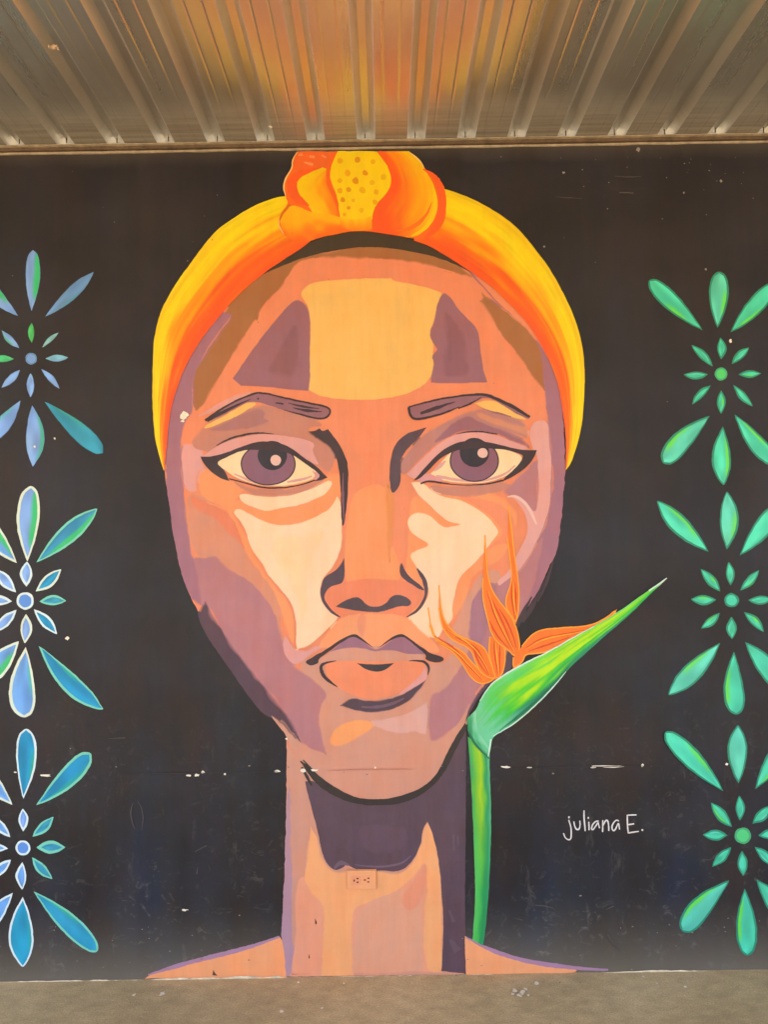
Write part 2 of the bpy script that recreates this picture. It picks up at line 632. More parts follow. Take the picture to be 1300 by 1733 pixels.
# ------------------------------------------------------------------ ground
def pavement():
    xs = [-150, -30, -8, -4, -2, -1, 0, 1, 2, 4, 8, 30, 150]
    ys = [-150, -40, -12, -6, -3, -1.5, -0.6, -0.2, 0.3, 1, 6, 40, 150]
    v = [(x, y, 0.0) for y in ys for x in xs]
    n = len(xs)
    f = [(j * n + i, j * n + i + 1, (j + 1) * n + i + 1, (j + 1) * n + i) for j in range(len(ys) - 1) for i in range(n - 1)]
    return structure(mesh_obj('pavement', v, f, M_PAVE))
PAVE = pavement()

# ------------------------------------------------------------------ wall
WX, WT = 5.2, 0.10
WALL = thing('mural_wall', 'tall black painted masonry wall carrying the murals under the metal roof', 'wall', (0, WT / 2, 0))
v, f = [], []
box(v, f, -WX, WX, 0, WT, -0.05, WALL_TOP)
mesh_obj('masonry', v, f, M_WALL, WALL)

def blob(cx, cy, rx, ry, n=9, seed=0, rough=0.35):
    rs = np.random.RandomState(seed)
    return [(cx + math.cos(a) * rx * (1 + rs.uniform(-rough, rough)), cy + math.sin(a) * ry * (1 + rs.uniform(-rough, rough)))
            for a in np.linspace(0, 2 * math.pi, n, endpoint=False)]

# ------------------------------------------------------------------ roof
PITCH_X = 0.0
rib_x = []
_pitch = (wall_xz(1208, 240)[0] - wall_xz(115, 253)[0]) / 13.0
_x0 = wall_xz(620, 247)[0]
RIB_N = 40
rib_x = [_x0 + (k - RIB_N // 2) * _pitch for k in range(RIB_N)]
ROOF_Y0, ROOF_Y1 = -4.6, 0.014
SLOPE = 0.0
RB, RT, RH = 0.035, 0.0125, 0.034               # half width of a rib at its mouth, half width of its crown, depth

def roof_z(y):
    return ROOF_Z - SLOPE * y

ROOF = thing('metal_roof', 'ribbed galvanised sheet metal veranda roof seen from below, brown reflections', 'roof', (0, -2, ROOF_Z))

def profile_strip(name, prof, mat, parent, th=0.0012, y0=None, y1=None):
    """a folded sheet running front to back: prof is its section (x, dz), a real thickness upwards"""
    ya, yb = ROOF_Y0 if y0 is None else y0, ROOF_Y1 if y1 is None else y1
    ny = 6
    verts, faces = [], []
    n = len(prof)
    for side in (0, th):
        for k in range(ny):
            y = ya + (yb - ya) * k / (ny - 1)
            for x, dz in prof:
                verts.append((x, y, roof_z(y) + dz + side))
    tot = n * ny
    for k in range(ny - 1):
        for i in range(n - 1):
            a, b, c, d = k * n + i, k * n + i + 1, (k + 1) * n + i + 1, (k + 1) * n + i
            faces.append((d, c, b, a))
            faces.append((tot + a, tot + b, tot + c, tot + d))
    for k in range(ny - 1):
        for i in (0, n - 1):
            a, d = k * n + i, (k + 1) * n + i
            faces.append((a, d, tot + d, tot + a))
    for i in range(n - 1):
        for k in (0, ny - 1):
            a, b = k * n + i, k * n + i + 1
            faces.append((a, b, tot + b, tot + a))
    return mesh_obj(name, verts, faces, mat, parent)

PER = 5
rs = np.random.RandomState(5)
for s in range(0, RIB_N - 1, PER):
    ribs = rib_x[s:s + PER]
    panel = bpy.data.objects.new('roof_panel', None)
    col.objects.link(panel)
    panel.parent = ROOF
    panel.location = Vector((ribs[len(ribs) // 2], 0, 0))
    for q, x in enumerate(ribs):
        jr = rs.uniform(-.002, .002)
        profile_strip('rib', [(x - RB, 0), (x - RT + jr, RH), (x + RT + jr, RH), (x + RB, 0)], M_RIB, panel)
        if s + q + 1 < RIB_N:
            xa, xb = x + RB + .0002, rib_x[s + q + 1] - RB - .0002
            w = xb - xa
            dz = rs.uniform(-.0006, .0006)
            prof = [(xa, 0), (xa + w * .25 - .005, dz), (xa + w * .25, dz + .0016), (xa + w * .25 + .005, dz),
                    (xa + w * .5, dz * 1.5), (xa + w * .68 - .005, dz), (xa + w * .68, dz + .0016), (xa + w * .68 + .005, dz), (xb, 0)]
            profile_strip('pan', prof, M_ROOF, panel)
    jr_ = rs.uniform(-.005, .005, len(ribs))
    for q, x in enumerate(ribs):
        # the tip of the roofing screw that hangs down inside each rib end
        v, f = [], []
        box(v, f, x - .0016 + jr_[q], x + .0016 + jr_[q], -.010, -.007, ROOF_Z + .006 + abs(jr_[q]) * 2, ROOF_Z + RH - .001)
        mesh_obj('screw', v, f, M_SCREW, panel)

M_BOUNCE = plain('pale_bounce_strip', (0.74, 0.72, 0.66), 0.7, 0.0, 0.15, 14)  # made-up pale strip over the rib ends, bouncing daylight to brighten them
v, f = [], []
box(v, f, -WX, WX, 0.006, 0.30, ROOF_Z + RH + .0028, ROOF_Z + RH + .0045)
mesh_obj('bounce_strip', v, f, M_BOUNCE, ROOF)

# steel angle under the sheets along the top of the wall, with a bead of sealant
v, f = [], []
zt = ROOF_Z - .0015
z_b = WALL_TOP + 0.006
nx = 60
def rail(y0, y1, z0, z1, jag, seed, name, mat):
    rr = np.random.RandomState(seed)
    verts, faces = [], []
    xs = np.linspace(-WX, WX, 160)
    for x in xs:
        j = rr.uniform(-jag, jag); j2 = rr.uniform(-jag, jag)
        verts += [(x, y0 + j2, z0 + j), (x, y1, z0 + j), (x, y1, z1), (x, y0 + j2, z1 + j * .3)]
    for i in range(len(xs) - 1):
        a, b = 4 * i, 4 * (i + 1)
        for q in range(4):
            r_ = (q + 1) % 4
            faces.append((a + q, b + q, b + r_, a + r_))
    faces.append((0, 1, 2, 3)); faces.append(tuple(4 * (len(xs) - 1) + k for k in (3, 2, 1, 0)))
    return mesh_obj(name, verts, faces, mat, ROOF)
rail(-.016, .02, z_b, zt, .0006, 1, 'steel_angle', M_TRIM)
rail(-.006, .02, WALL_TOP - .004, WALL_TOP + .0035, .0015, 2, 'sealant_bead', M_SEAL)
rail(-.030, -.0165, zt - .004, zt - .0005, .0012, 3, 'sealant_bead', M_SEAL)

# scraps stuck in the ribs
def roof_point(x, y, dz=0.0):
    d = ray(x, y)
    k = (ROOF_Z + dz - CAM.z) / d.z
    p = CAM + d * k
    return p

def scrap(name, px, py, size, mat, label, cat, seed, lift=0.0):
    p = roof_point(px, py, lift)
    rr = np.random.RandomState(seed)
    n = 7
    verts, faces = [], []
    for i in range(n):
        for j in range(4):
            t = i / (n - 1)
            verts.append((p.x + (t - .5) * size + rr.uniform(-.003, .003), p.y + (j - 1.5) * size * .22 + rr.uniform(-.004, .004),
                          p.z - .002 - abs(math.sin(t * 5 + j)) * size * .22 - rr.uniform(0, .004)))
    for i in range(n - 1):
        for j in range(3):
            faces.append((i * 4 + j, i * 4 + j + 1, (i + 1) * 4 + j + 1, (i + 1) * 4 + j))
    o = mesh_obj(name, verts, faces, mat)
    s = o.modifiers.new('thickness', 'SOLIDIFY'); s.thickness = .0008
    return tag(o, label, cat)
scrap('tape_scrap', 90, 76, .030, M_TAPE, 'crumpled tan tape scrap hanging from a roof rib', 'tape', 3)
scrap('cobweb_tuft', 457, 212, .012, M_CHIP, 'tiny white tuft stuck under the roof close to the wall top', 'cobweb', 8)

# ------------------------------------------------------------------ palette (as the paint looks)
SAL, SALP, SALD = (240, 140, 98), (237, 133, 94), (230, 128, 92)
ORG, ORL = (248, 152, 96), (253, 173, 112)
CREAM, TAN, BRN = (254, 211, 170), (217, 150, 123), (172, 108, 62)
MAU, PUR, LAV = (186, 121, 123), (158, 102, 112), (168, 110, 124)
DKP, DK, PNK, YEL = (98, 73, 83), (74, 52, 56), (227, 158, 149), (248, 189, 101)
MBR = (200, 130, 110)

# ------------------------------------------------------------------ the painted portrait
base = wall_xz(640, 1651)
PORT = thing('painted_portrait', 'huge painted portrait of a woman in yellow and orange headwrap on the black wall', 'mural', (base[0], -.001, 0))

# ---- neck and shoulders
NECK = shape('neck', (216, 151, 124), "485,1225! 788,1215! 784,1350 783,1520 786,1649! 481,1653! 476,1575 480,1511 483,1446 485,1317", PORT)
shape('skin_patch', (186, 142, 152), "486,1330 492,1330 493,1420 496,1500 494,1570 500,1651! 482,1653! 476,1590 477,1560 481,1500", NECK)
shape('skin_patch', (242, 160, 122), "498,1495 518,1478 560,1500 640,1520 700,1478 718,1450 735,1450 748,1560 748,1645! 700,1648 545,1651 490,1652! 501,1590", NECK)
shape('skin_patch', (234, 164, 128), "600,1536 660,1512 690,1498 715,1510 712,1560 717,1646! 596,1649!", NECK)
shape('skin_patch', (238, 152, 116), "676,1520 700,1492 722,1450 726,1490 712,1530 690,1545", NECK)
shape('skin_patch', ORL, "527,1398! 540,1427 550,1461 570,1477 595,1472 650,1475 679,1479 698,1462 713,1430 716,1398 725,1388 735,1412 745,1466 749,1527 750,1575 749,1646! 722,1647 716,1590 717,1540 722,1500 721,1456 705,1482 666,1512 604,1533 596,1545 598,1650! 543,1651! 548,1560 545,1530 524,1511 514,1488 518,1446", NECK)
SHADE = shape('neck_shadow', DKP, "516,1322! 530,1322! 553,1336 592,1354 634,1360 682,1352 721,1335 747,1304 763,1266 789,1220! 789,1349 787,1511 789,1648! 747,1643! 751,1575 749,1527 744,1462 734,1414 724,1390! 716,1401 713,1430 698,1459 679,1475 647,1473 614,1474! 595,1468 586,1462 580,1469 566,1474 550,1459 540,1420 530,1375 521,1345", NECK)
shape('paint_smear', (104, 78, 89), "600,1400 640,1392 690,1400 692,1430 660,1448 610,1440", SHADE, 2.0)
strokes('paint_smear', (124, 98, 112), [("566,1470 575,1458 590,1464", [3, 8, 3]), ("600,1463 640,1468 680,1462 696,1448", [1, 3, 4, 2])], SHADE)
strokes('paint_smear', (110, 85, 94), [("768,1412 768,1440", [3, 3]), ("775,1414 776,1430", [3, 3]), ("762,1590 775,1610", [6, 14]), ("760,1540 768,1560", [3, 6])], SHADE)
for pts, lav in (("244,1656! 262,1645 300,1634 350,1622 400,1610 440,1598 474,1586! 480,1600 484,1654!", "250,1650 300,1634 350,1621 400,1609 440,1597 473,1585"),
                 ("787,1584! 812,1598 840,1612 880,1625 930,1634 985,1641 960,1648! 789,1650!", "789,1586 830,1608 880,1624 930,1633 980,1639 1030,1641")):
    SH = shape('shoulder', (252, 166, 110), pts, PORT)
    stroke('shoulder_edge', (178, 134, 158), lav, [2, 7, 7, 8, 6, 3], SH)

# ---- face
FACE = shape('face', SAL, "277,795 283,830 289,870 293,905 303,950 312,985 322,1010 335,1034 355,1075 385,1117 413,1158 446,1203 462,1212 476,1222 486,1243! 486,1260! 512,1291 547,1322 580,1343 611,1354 647,1355 682,1348 721,1331 744,1305 760,1266 787,1224 795,1198 817,1160 838,1136 856,1105 875,1060 884,1045 900,1017 917,990 930,957 940,935 947,909 951,854 957,795 953,700 946,650 930,600 897,545 835,480 770,440 700,412 620,392 540,402 450,455 370,530 320,605 290,680 280,760", PORT)
# chin and jaw
shape('skin_patch', TAN, "500,1120 540,1110 600,1120 720,1120 748,1122 768,1100 800,1090 812,1120 804,1170 791,1222! 766,1266 750,1304 723,1334 682,1347 647,1354 611,1353 580,1342 547,1321 512,1290 488,1258! 487,1242! 463,1211 480,1215 500,1236 520,1240 530,1180", FACE)
shape('skin_patch', (218, 141, 110), "314,834 340,838 380,870 408,900 425,935 450,972 470,1000 478,1060 480,1090 450,1040 430,1005 391,972 363,945 346,945 330,940 318,905", FACE)
shape('skin_patch', MAU, "322,940 346,946 364,938 377,951 391,965 418,979 443,1004 460,1026 471,1051 478,1079 479,1101 493,1123 515,1137 546,1162 556,1176 544,1192 540,1220 544,1237 554,1278! 529,1269 509,1258! 500,1238 488,1214 446,1160 402,1108 371,1062 352,1022 340,1028 326,1015 312,980", FACE)
shape('skin_patch', LAV, "283,690 326,660! 328,694 316,712 308,730 306,784 311,823 314,862 318,899 324,930 330,960 338,990 342,1026 335,1024 322,1008 310,978 300,940 291,890 285,840 279,795", FACE)
shape('skin_patch', LAV, "374,528! 398,524! 394,534 372,562 341,610 328,640 327,668 283,705! 292,670 318,606", FACE)
shape('jaw_shadow', (92, 64, 76), "348,1017! 363,1048 402,1104 446,1159 479,1201 499,1226 509,1256! 490,1239 471,1217 458,1214 441,1205 408,1160 380,1119 350,1077 331,1036", FACE)
shape('skin_patch', (214, 152, 124), "459,1211! 474,1219 492,1238 507,1256 488,1256! 484,1243", FACE)
# forehead
shape('skin_patch', BRN, "375,532 406,495 443,463 480,446 517,434 600,416! 620,414 702,424 741,433 782,450! 800,470! 785,467 749,459 728,449 670,441 628,437 602,441 579,434 560,440 539,435 513,441 502,447 486,469 474,491 449,512 440,531! 437,548! 432,540 422,558 400,592 375,632 351,675 335,697 327,694 326,638 342,608 372,562 397,532", FACE)
strokes('brush_edge', SAL, [("436,545 446,520 470,497", [2, 7, 4]), ("560,444 590,438 612,442", [1, 4, 2]), ("700,450 740,454 770,462", [2, 4, 2])], FACE)
shape('skin_patch', LAV, "786,452! 802,464! 842,512 882,546 906,571 930,605 948,654 954,720 957,795 952,854 947,909 939,945 928,957 917,990 902,1015 884,1043 877,1056 874,1040 884,990 893,955 905,925 918,899 928,876 933,844 935,797 930,745 926,715 923,670 915,600 897,570 866,534 830,502", FACE)
shape('skin_patch', BRN, "815,494! 835,508 866,534 897,562 912,583 919,608 923,662! 906,645 888,617 866,586 845,562 832,537 811,510! 818,504", FACE)
shape('forehead_shadow', PUR, "502,505 518,515 525,537 524,595 525,638 522,662! 495,660 449,655 408,653! 394,641! 412,614 440,574 465,543 483,522", FACE)
shape('paint_smear', (148, 94, 101), "500,545 508,560 505,640 478,640 452,632 452,622 470,595 482,566", FACE, 1.5)
shape('forehead_light', YEL, "506,496 526,478 566,474 600,472 662,471! 666,475! 697,481 745,493 750,500 739,522 736,537 727,565 735,583 732,603 736,611 729,642 706,660 682,669 651,675 609,678 563,675 535,668 522,660! 525,638 524,595 526,537 519,515", FACE)
shape('forehead_shadow', PUR, "752,494 763,503 777,526 805,552 811,565 814,595 818,626 825,647! 786,649 730,648! 729,640 735,612 730,604 740,592! 734,583 725,565 735,545 738,522 745,503", FACE)
shape('paint_smear', (146, 92, 102), "752,520 770,545 790,565 792,600 800,636 770,640 745,636 750,600 758,580 748,560", FACE, 1.5)

# cheeks, left half
shape('skin_patch', PNK, "306,752 322,750 340,760 346,772 342,782 351,793 336,798 332,818 334,832 319,834 311,822 306,786", FACE)
shape('skin_patch', ORG, "336,797 352,792 372,806 392,814 420,824 408,834 402,846 392,860 400,880 418,905 428,935 452,975 470,998 490,1020 500,1050 499,1095 488,1078 478,1045 468,1010 452,985 426,952 405,920 385,860 345,847 333,822", FACE)
shape('skin_patch', SALD, "318,835 345,848 385,862 396,880 408,905 416,935 402,915 385,905 372,885 352,872 330,865", FACE)
shape('skin_patch', ORG, "400,840 560,800 576,800 580,840 560,865 520,885 470,892 420,880 390,868", FACE)
shape('skin_patch', MBR, "388,812 419,823 447,827 479,827 510,822 538,812 552,808 540,822 515,833 480,841 445,842 420,836", FACE)
shape('cheek_light', CREAM, "403,839 411,835 442,840 479,840 515,832 542,820 557,811 564,818 552,836 531,847 505,856 474,860 453,866 437,862 413,853", FACE)
CH = shape('cheek_light', CREAM, "395,866 402,860 418,866 435,877 457,886 479,889 507,885 535,875 560,860 571,840! 577,849 579,888 580,915 574,940 562,962 551,972 543,988 542,1010 551,1029 572,1045! 568,1052 546,1073 524,1093 503,1099! 500,1090 502,1065 499,1037 490,1015 471,993 452,971 446,957 427,932 420,915 419,904 407,882 398,873", FACE)
shape('paint_smear', (253, 207, 158), "470,900 520,905 548,890 552,915 530,950 520,985 525,1030 508,1060 505,1020 480,975 455,930", CH, 1.5)
shape('skin_patch', PNK, "478,1079 485,1075 491,1088 500,1100 518,1101 538,1090 551,1094 529,1106 515,1118 500,1127 488,1119 478,1100", FACE)

# cheeks, right half
shape('skin_patch', TAN, "772,1050 790,1012 806,978 830,962 850,968 850,1010 830,1060 820,1090 800,1100 772,1100 748,1092", FACE)
shape('skin_patch', MAU, "806,990 850,985 878,970 903,930 922,900 914,950 900,1010 878,1055 860,1090 838,1134 815,1158 795,1196 786,1212 762,1240 735,1257 724,1250 727,1205 726,1173 751,1168 770,1141 790,1110 800,1070", FACE)
shape('skin_patch', (172, 116, 128), "800,1010 822,985 842,985 838,1020 828,1060 815,1100 790,1085 794,1050", FACE)
shape('skin_patch', ORG, "700,836 740,826 790,838 820,833 850,839 868,855 878,875 873,900 862,925 850,948 820,962 800,975 792,1010 772,1044 762,1060 730,1075 700,1060 680,1000 690,930 690,860", FACE)
shape('skin_patch', SAL, "755,836 782,846 806,857 832,874 850,897 846,908 834,918 824,932 850,920 868,925 874,890 868,872 850,852 820,843 790,838", FACE)
shape('cheek_light', CREAM, "696,817! 709,815 722,820 730,831 751,841 782,847 803,857 829,878 847,900 834,915 824,929 806,951 778,976 770,1006 765,1028 768,1045 760,1056 748,1068 742,1081 726,1078 706,1063 687,1047! 706,1035 720,1020 726,1003 723,990 715,973 701,956 692,938 706,930 729,923 712,912 695,901 688,887 693,873 706,866 726,870 742,886 756,894 778,887! 759,884 742,870 726,853 712,843 701,828", FACE)
shape('skin_patch', MBR, "725,819 787,822 830,819 856,815 868,820 852,834 824,837 787,844 756,839 732,832", FACE)
shape('skin_patch', MAU, "912,770 884,800 864,818 850,834 862,842 874,846 888,862 896,885 893,912 905,905 909,870 912,823", FACE)
shape('pink_highlight', (230, 163, 152), "895,725 908,710 929,713 931,745 935,800 931,862 920,893 908,918 891,951 876,971 851,987 845,992 841,984 860,969 875,937 889,912 894,893 888,868 874,848 861,839 871,836 884,842 897,858 906,868 910,849 911,773 899,758", FACE)
stroke('pink_highlight', (242, 192, 178), "859,841 872,839 886,848 898,864 908,888", [2, 5, 5, 5, 2], FACE)
strokes('brush_edge', (80, 60, 66), [("936,950 926,985 910,1018", [2, 6, 3]), ("912,1005 898,1032 884,1052", [2, 9, 6]), ("900,1010 884,1040 874,1062", [2, 7, 8]), ("925,975 905,1020", [1, 4])], FACE)
shape('jaw_shadow', (90, 66, 78), "858,1096 870,1100 868,1130 850,1143 832,1154 812,1176 798,1200 788,1222! 792,1200 806,1176 820,1157 840,1136 852,1115", FACE)

# chin highlights
shape('chin_highlight', (250, 162, 98), "556,1252 566,1232 588,1220 618,1217 638,1227 618,1242 598,1254 578,1264 561,1263", FACE)
shape('chin_highlight', (226, 167, 150), "623,1219 652,1216 684,1210 702,1200 716,1192 723,1187! 726,1203 722,1243! 711,1242 702,1237 682,1243 638,1233", FACE)
shape('chin_line', (64, 53, 49), "509,1287! 524,1297 547,1319 579,1340 611,1352 647,1353 682,1346 721,1330 744,1304 760,1265 787,1223! 791,1232! 773,1264 757,1300 731,1334 692,1357 647,1364 602,1361 569,1349 537,1329 518,1305", FACE)
strokes('brush_edge', (64, 53, 49), [("508,1288 520,1300", [1, 3]), ("511,1298 518,1312 528,1330", [3, 5, 2]), ("513,1286 530,1304", [2, 3])], FACE)

# ---- nose
NOSE = shape('nose', ORG, "598,830 650,815 652,850 662,920 676,950 680,985 640,992 600,988 584,985 583,930 588,880", PORT)
shape('nose_tip', SALP, "584,984 620,978 678,982 700,984 716,994 721,1004 714,1020 700,1033 688,1043 660,1037 640,1036 600,1040 572,1044 556,1032 549,1016 552,1001 566,990", NOSE)
shape('bridge_stroke', (234, 143, 82), "648,820 660,812 668,835 668,880 664,930 660,960 654,935 652,880", NOSE)
shape('philtrum', (249, 158, 106), "556,1066 575,1046 600,1038 640,1036 690,1042 708,1062 735,1085 748,1104 730,1106 716,1097 694,1081 677,1072 638,1098 628,1096 600,1074 578,1082 554,1099 536,1094", NOSE)
shape('philtrum', (236, 146, 106), "606,1040 622,1038 620,1060 616,1082 606,1074 603,1056", NOSE)
shape('bridge_shadow', (78, 55, 59), "521,731! 532,730 541,725! 546,731 555,726! 566,740 576,755 588,781 590,802 588,840 586,862 582,890 579,890! 577,866 577,836 574,797 570,773 557,755 541,743 527,737", NOSE)
stroke('bridge_shadow', (130, 86, 98), "581,800 580,840 582,885", [1, 4, 1], NOSE)
shape('bridge_shadow', (92, 67, 77), "722,723! 706,744 689,759 676,782 679,807 676,823 667,835 661,832 659,797 662,771 670,750 688,734 706,728", NOSE)
shape('nose_wing', (88, 66, 77), "583,944! 583,985 571,990 557,993 548,1007 551,1020 562,1033 578,1045! 566,1042 551,1029 542,1010 543,990 551,974 566,967 577,956", NOSE)
shape('nose_wing', (88, 66, 77), "680,952! 685,966 698,981 713,991 720,1000 711,998 695,988 681,978 676,968 677,958", NOSE)
stroke('nose_wing', (88, 66, 77), "706,962 717,978 722,995 721,1010 713,1026 702,1037 688,1044", [2, 6, 7, 5, 5, 4, 1], NOSE)
shape('nostril', (86, 68, 76), "568,1026! 585,1015 603,1010 612,1014 619,1024 640,1028 654,1021 662,1009 674,1006 690,1011 698,1020 692,1026 676,1026 657,1032 640,1036 620,1035 593,1032", NOSE)

# ---- mouth
MOUTH = shape('mouth', TAN, "535,1119! 561,1101 600,1080 638,1098 677,1078 719,1104 720,1118 700,1130 640,1128 570,1128", PORT)
shape('upper_lip', (158, 106, 122), "558,1103! 586,1080 601,1073 610,1080 628,1096 638,1100 647,1094 667,1080 677,1072 694,1082 714,1097 722,1107! 702,1107 684,1106 670,1101 647,1101 635,1103 618,1098 598,1096 578,1098", MOUTH)
shape('lower_lip', (243, 141, 98), "549,1125 559,1119 603,1118 640,1120 692,1118 716,1120 723,1131 717,1144 697,1160 672,1175 640,1184 615,1183 586,1172 566,1159 551,1142", MOUTH)
shape('lip_highlight', (228, 158, 151), "720,1128! 725,1144 716,1156 697,1169 672,1178 680,1168 697,1157 713,1141", MOUTH)
shape('lip_line', DK, "516,1119 529,1112 554,1098 578,1081 599,1071 613,1080 634,1098! 620,1089 598,1075 578,1087 559,1101 539,1114 540,1123 523,1127", MOUTH)
shape('lip_line', DK, "638,1098! 657,1083 677,1070 692,1079 716,1097 729,1106 748,1110 752,1115 748,1120 734,1121 719,1116 722,1109 714,1102 694,1084 677,1074", MOUTH)
stroke('lip_line', DK, "569,1118 551,1121 543,1126 544,1138 553,1150 571,1162", [1, 3, 5, 6, 5, 1], MOUTH)
stroke('lip_line', DK, "692,1118 714,1118 723,1123 727,1132 724,1142", [1, 3, 4, 4, 1], MOUTH)
shape('mouth_gap', (64, 58, 64), "604,1122! 618,1124 652,1124 667,1122! 657,1131 642,1137 628,1136 615,1130", MOUTH)
UL = shape('lip_shadow', (86, 63, 75), "575,1194! 588,1184 601,1181 618,1186 652,1184 677,1177 697,1166 721,1150! 711,1167 692,1187 667,1200 640,1206 615,1205 591,1199", MOUTH)
stroke('paint_smear', (122, 88, 102), "612,1196 640,1197 668,1190 684,1181", [2, 5, 5, 2], UL)

# ---- eyes with their lids and brows
shape('skin_patch', MBR, "322,752 332,732 352,716 380,700 420,690 450,682 480,692 535,708 548,722 530,722 520,730 540,742 560,757 571,775 560,800 552,800 520,780 480,755 440,745 400,755 360,770 330,760", FACE)
shape('skin_patch', (176, 116, 112), "353,728! 385,711 416,697 436,688 452,698 444,708 460,712 430,724 400,728 366,731", FACE)
stroke('skin_patch', (229, 154, 138), "336,704 356,696 386,679 424,664", [2, 9, 9, 3], FACE)
shape('brow_highlight', YEL, "344,722 366,711 395,695 420,680 438,682 416,697 385,712 348,727", FACE)
shape('skin_patch', (190, 126, 116), "680,808 676,786 690,762 715,735 750,716 787,697 815,690 862,700 893,716 897,748 870,735 842,735 811,730 777,733 751,745 725,766 698,792", FACE)
shape('skin_patch', PUR, "730,752 755,725 787,701 803,708 829,721 868,732 895,750 897,760! 868,748 842,736 811,730 777,733 751,745", FACE)
shape('skin_patch', (216, 140, 108), "806,696 830,704 870,716 895,722 896,742 868,729 836,720 806,706", FACE)
shape('brow_highlight', YEL, "803,683! 821,678 840,679 863,692 897,712 871,709 850,701 824,694", FACE)
strokes('paint_smear', PUR, [("824,695 846,700 866,706", [1, 4, 1])], FACE)

def brow(fillp, lines, smear):
    B = shape('eyebrow', (152, 100, 110), fillp, PORT)
    strokes('brow_line', DK, lines, B)
    strokes('brow_hair', (78, 56, 64), smear, B)
brow("347,711! 385,684 426,667 442,664 479,672 515,681 557,690 560,697 553,707 539,709 510,702 481,695 450,684 437,680 421,680 392,695 356,714",
     [("347,712 385,685 426,667 442,664 479,673 520,682 556,689 560,697 553,708 536,709 510,702 480,694", [4, 4, 3, 3, 3, 3, 3, 3, 3, 3, 3, 1]), ("350,712 392,690 424,676", [6, 5, 1])],
     [("466,682 480,684", [2, 3]), ("488,682 510,688 540,692", [1, 4, 1]), ("496,690 515,695 545,697", [1, 5, 1]), ("436,674 438,676", [3, 3])])
brow("691,688! 706,684 746,674 787,669 821,666 845,677 871,690 897,704 895,709! 871,699 842,680 824,672 803,680 777,690 746,701 719,708 701,711 694,705",
     [("691,690 706,685 746,675 787,669 821,667 845,677 871,690 897,706", [2, 3, 3, 3, 4, 5, 6, 4]), ("692,690 694,703 702,710 720,708 747,701 778,689", [4, 4, 4, 3, 3, 1])],
     [("712,700 735,692 770,680", [5, 6, 1]), ("776,692 800,682 815,672", [2, 3, 1])])

def eye(lid, ball, corner, iris, pupil, glint, liner, low, crease, pinks):
    E = shape('eye', (251, 216, 168), ball, PORT)
    shape('eyelid', PNK, lid, E)
    shape('eye_white', (251, 216, 168), ball, E)
    strokes('eye_rim', (222, 160, 150), pinks, E)
    shape('eye_corner', (222, 152, 150), corner, E)
    cx, cy, rx, ry = iris
    ring = [(cx + rx * math.cos(a), cy + ry * math.sin(a), False) for a in np.linspace(0, 2 * math.pi, 28, endpoint=False)]
    shape('iris_ring', DK, ring, E, .3)
    ring = [(cx + (rx - 2.2) * math.cos(a), cy + (ry - 2.0) * math.sin(a), False) for a in np.linspace(0, 2 * math.pi, 28, endpoint=False)]
    shape('iris', (140, 92, 110), ring, E, .3)
    shape('pupil', (58, 48, 60), [(pupil[0] + pupil[2] * math.cos(a), pupil[1] + pupil[3] * math.sin(a), False) for a in np.linspace(0, 2 * math.pi, 22, endpoint=False)], E, .3)
    shape('glint', (238, 188, 172), [(glint[0] + glint[2] * math.cos(a), glint[1] + glint[2] * math.sin(a), False) for a in np.linspace(0, 2 * math.pi, 14, endpoint=False)], E, .4)
    shape('eyeliner', (72, 50, 56), liner, E, .3)
    strokes('lid_line', DK, [low, crease], E)

eye("345,771! 366,755 398,742 442,734 489,738 521,745 534,752 528,763 536,779 542,789 515,778 489,760 450,752 411,758 372,773 340,775!",
    "362,783! 385,770 406,762 447,752 484,757 505,774 528,791 540,803 531,811 502,819 476,823 442,822 411,814 390,803 377,793",
    "528,796! 540,802 550,807 540,812 528,811 534,805",
    (454, 786, 47, 36), (461, 771, 25, 25), (467, 779, 9.2),
    "339,773! 358,773 385,766 411,755 437,747 463,748 489,755 515,775 536,789 554,808! 544,813 531,815! 542,807 539,800 523,789 502,774 489,767 470,762 437,762 413,761 385,773 365,783 377,793 383,802 388,814! 374,810 356,798 345,785",
    ("388,810 419,819 447,826 479,826 510,821 533,813", [2, 2, 2.5, 2.5, 2, 2.5]),
    ("366,754 392,741 421,734 447,733 464,735", [1, 3, 3.5, 2.5, 1]),
    [("396,802 425,815 450,820", [2, 4, 3]), ("486,816 510,812 528,806", [3, 5, 3])])
eye("688,803! 712,779 738,755 769,735 803,729 842,737 871,749 897,759 882,764 850,754 814,749 777,751 751,764 725,788 704,811 693,808",
    "722,808! 738,793 759,768 782,756 840,757 861,762 888,773 874,792 855,807 829,816 798,819 766,816 745,812",
    "704,811! 722,800 738,806 752,813 745,816 726,812 715,818",
    (803, 780, 42, 36), (803, 766, 25, 25), (817, 767, 8.6),
    "700,814! 717,794 743,766 766,752 787,746 819,747 850,754 882,762 909,762! 905,772 895,787 876,803 850,815! 856,806 874,792 888,772 878,767 855,761 838,760 819,758 782,760 761,767 743,777 725,797 709,811",
    ("712,819 722,814 746,817 782,822 824,820 852,813", [3, 3, 1.5, 1.5, 2.5, 3]),
    ("772,735 790,731 812,730 842,735", [1, 2.5, 2.5, 1.5]),
    [("738,806 770,812 800,815 830,812 856,802 872,788", [5, 5, 4, 4, 4, 2]), ("735,797 746,788 754,780", [3, 7, 3])])

# ---- hair and headwrap
shape('hair', (78, 61, 42), "441,466! 480,430 545,402 597,390 639,392 688,402 743,425 804,465! 780,452 741,436 702,427 662,420 623,418 597,420 558,426 518,435 479,449", PORT, label='thin dark hairline under the headwrap')

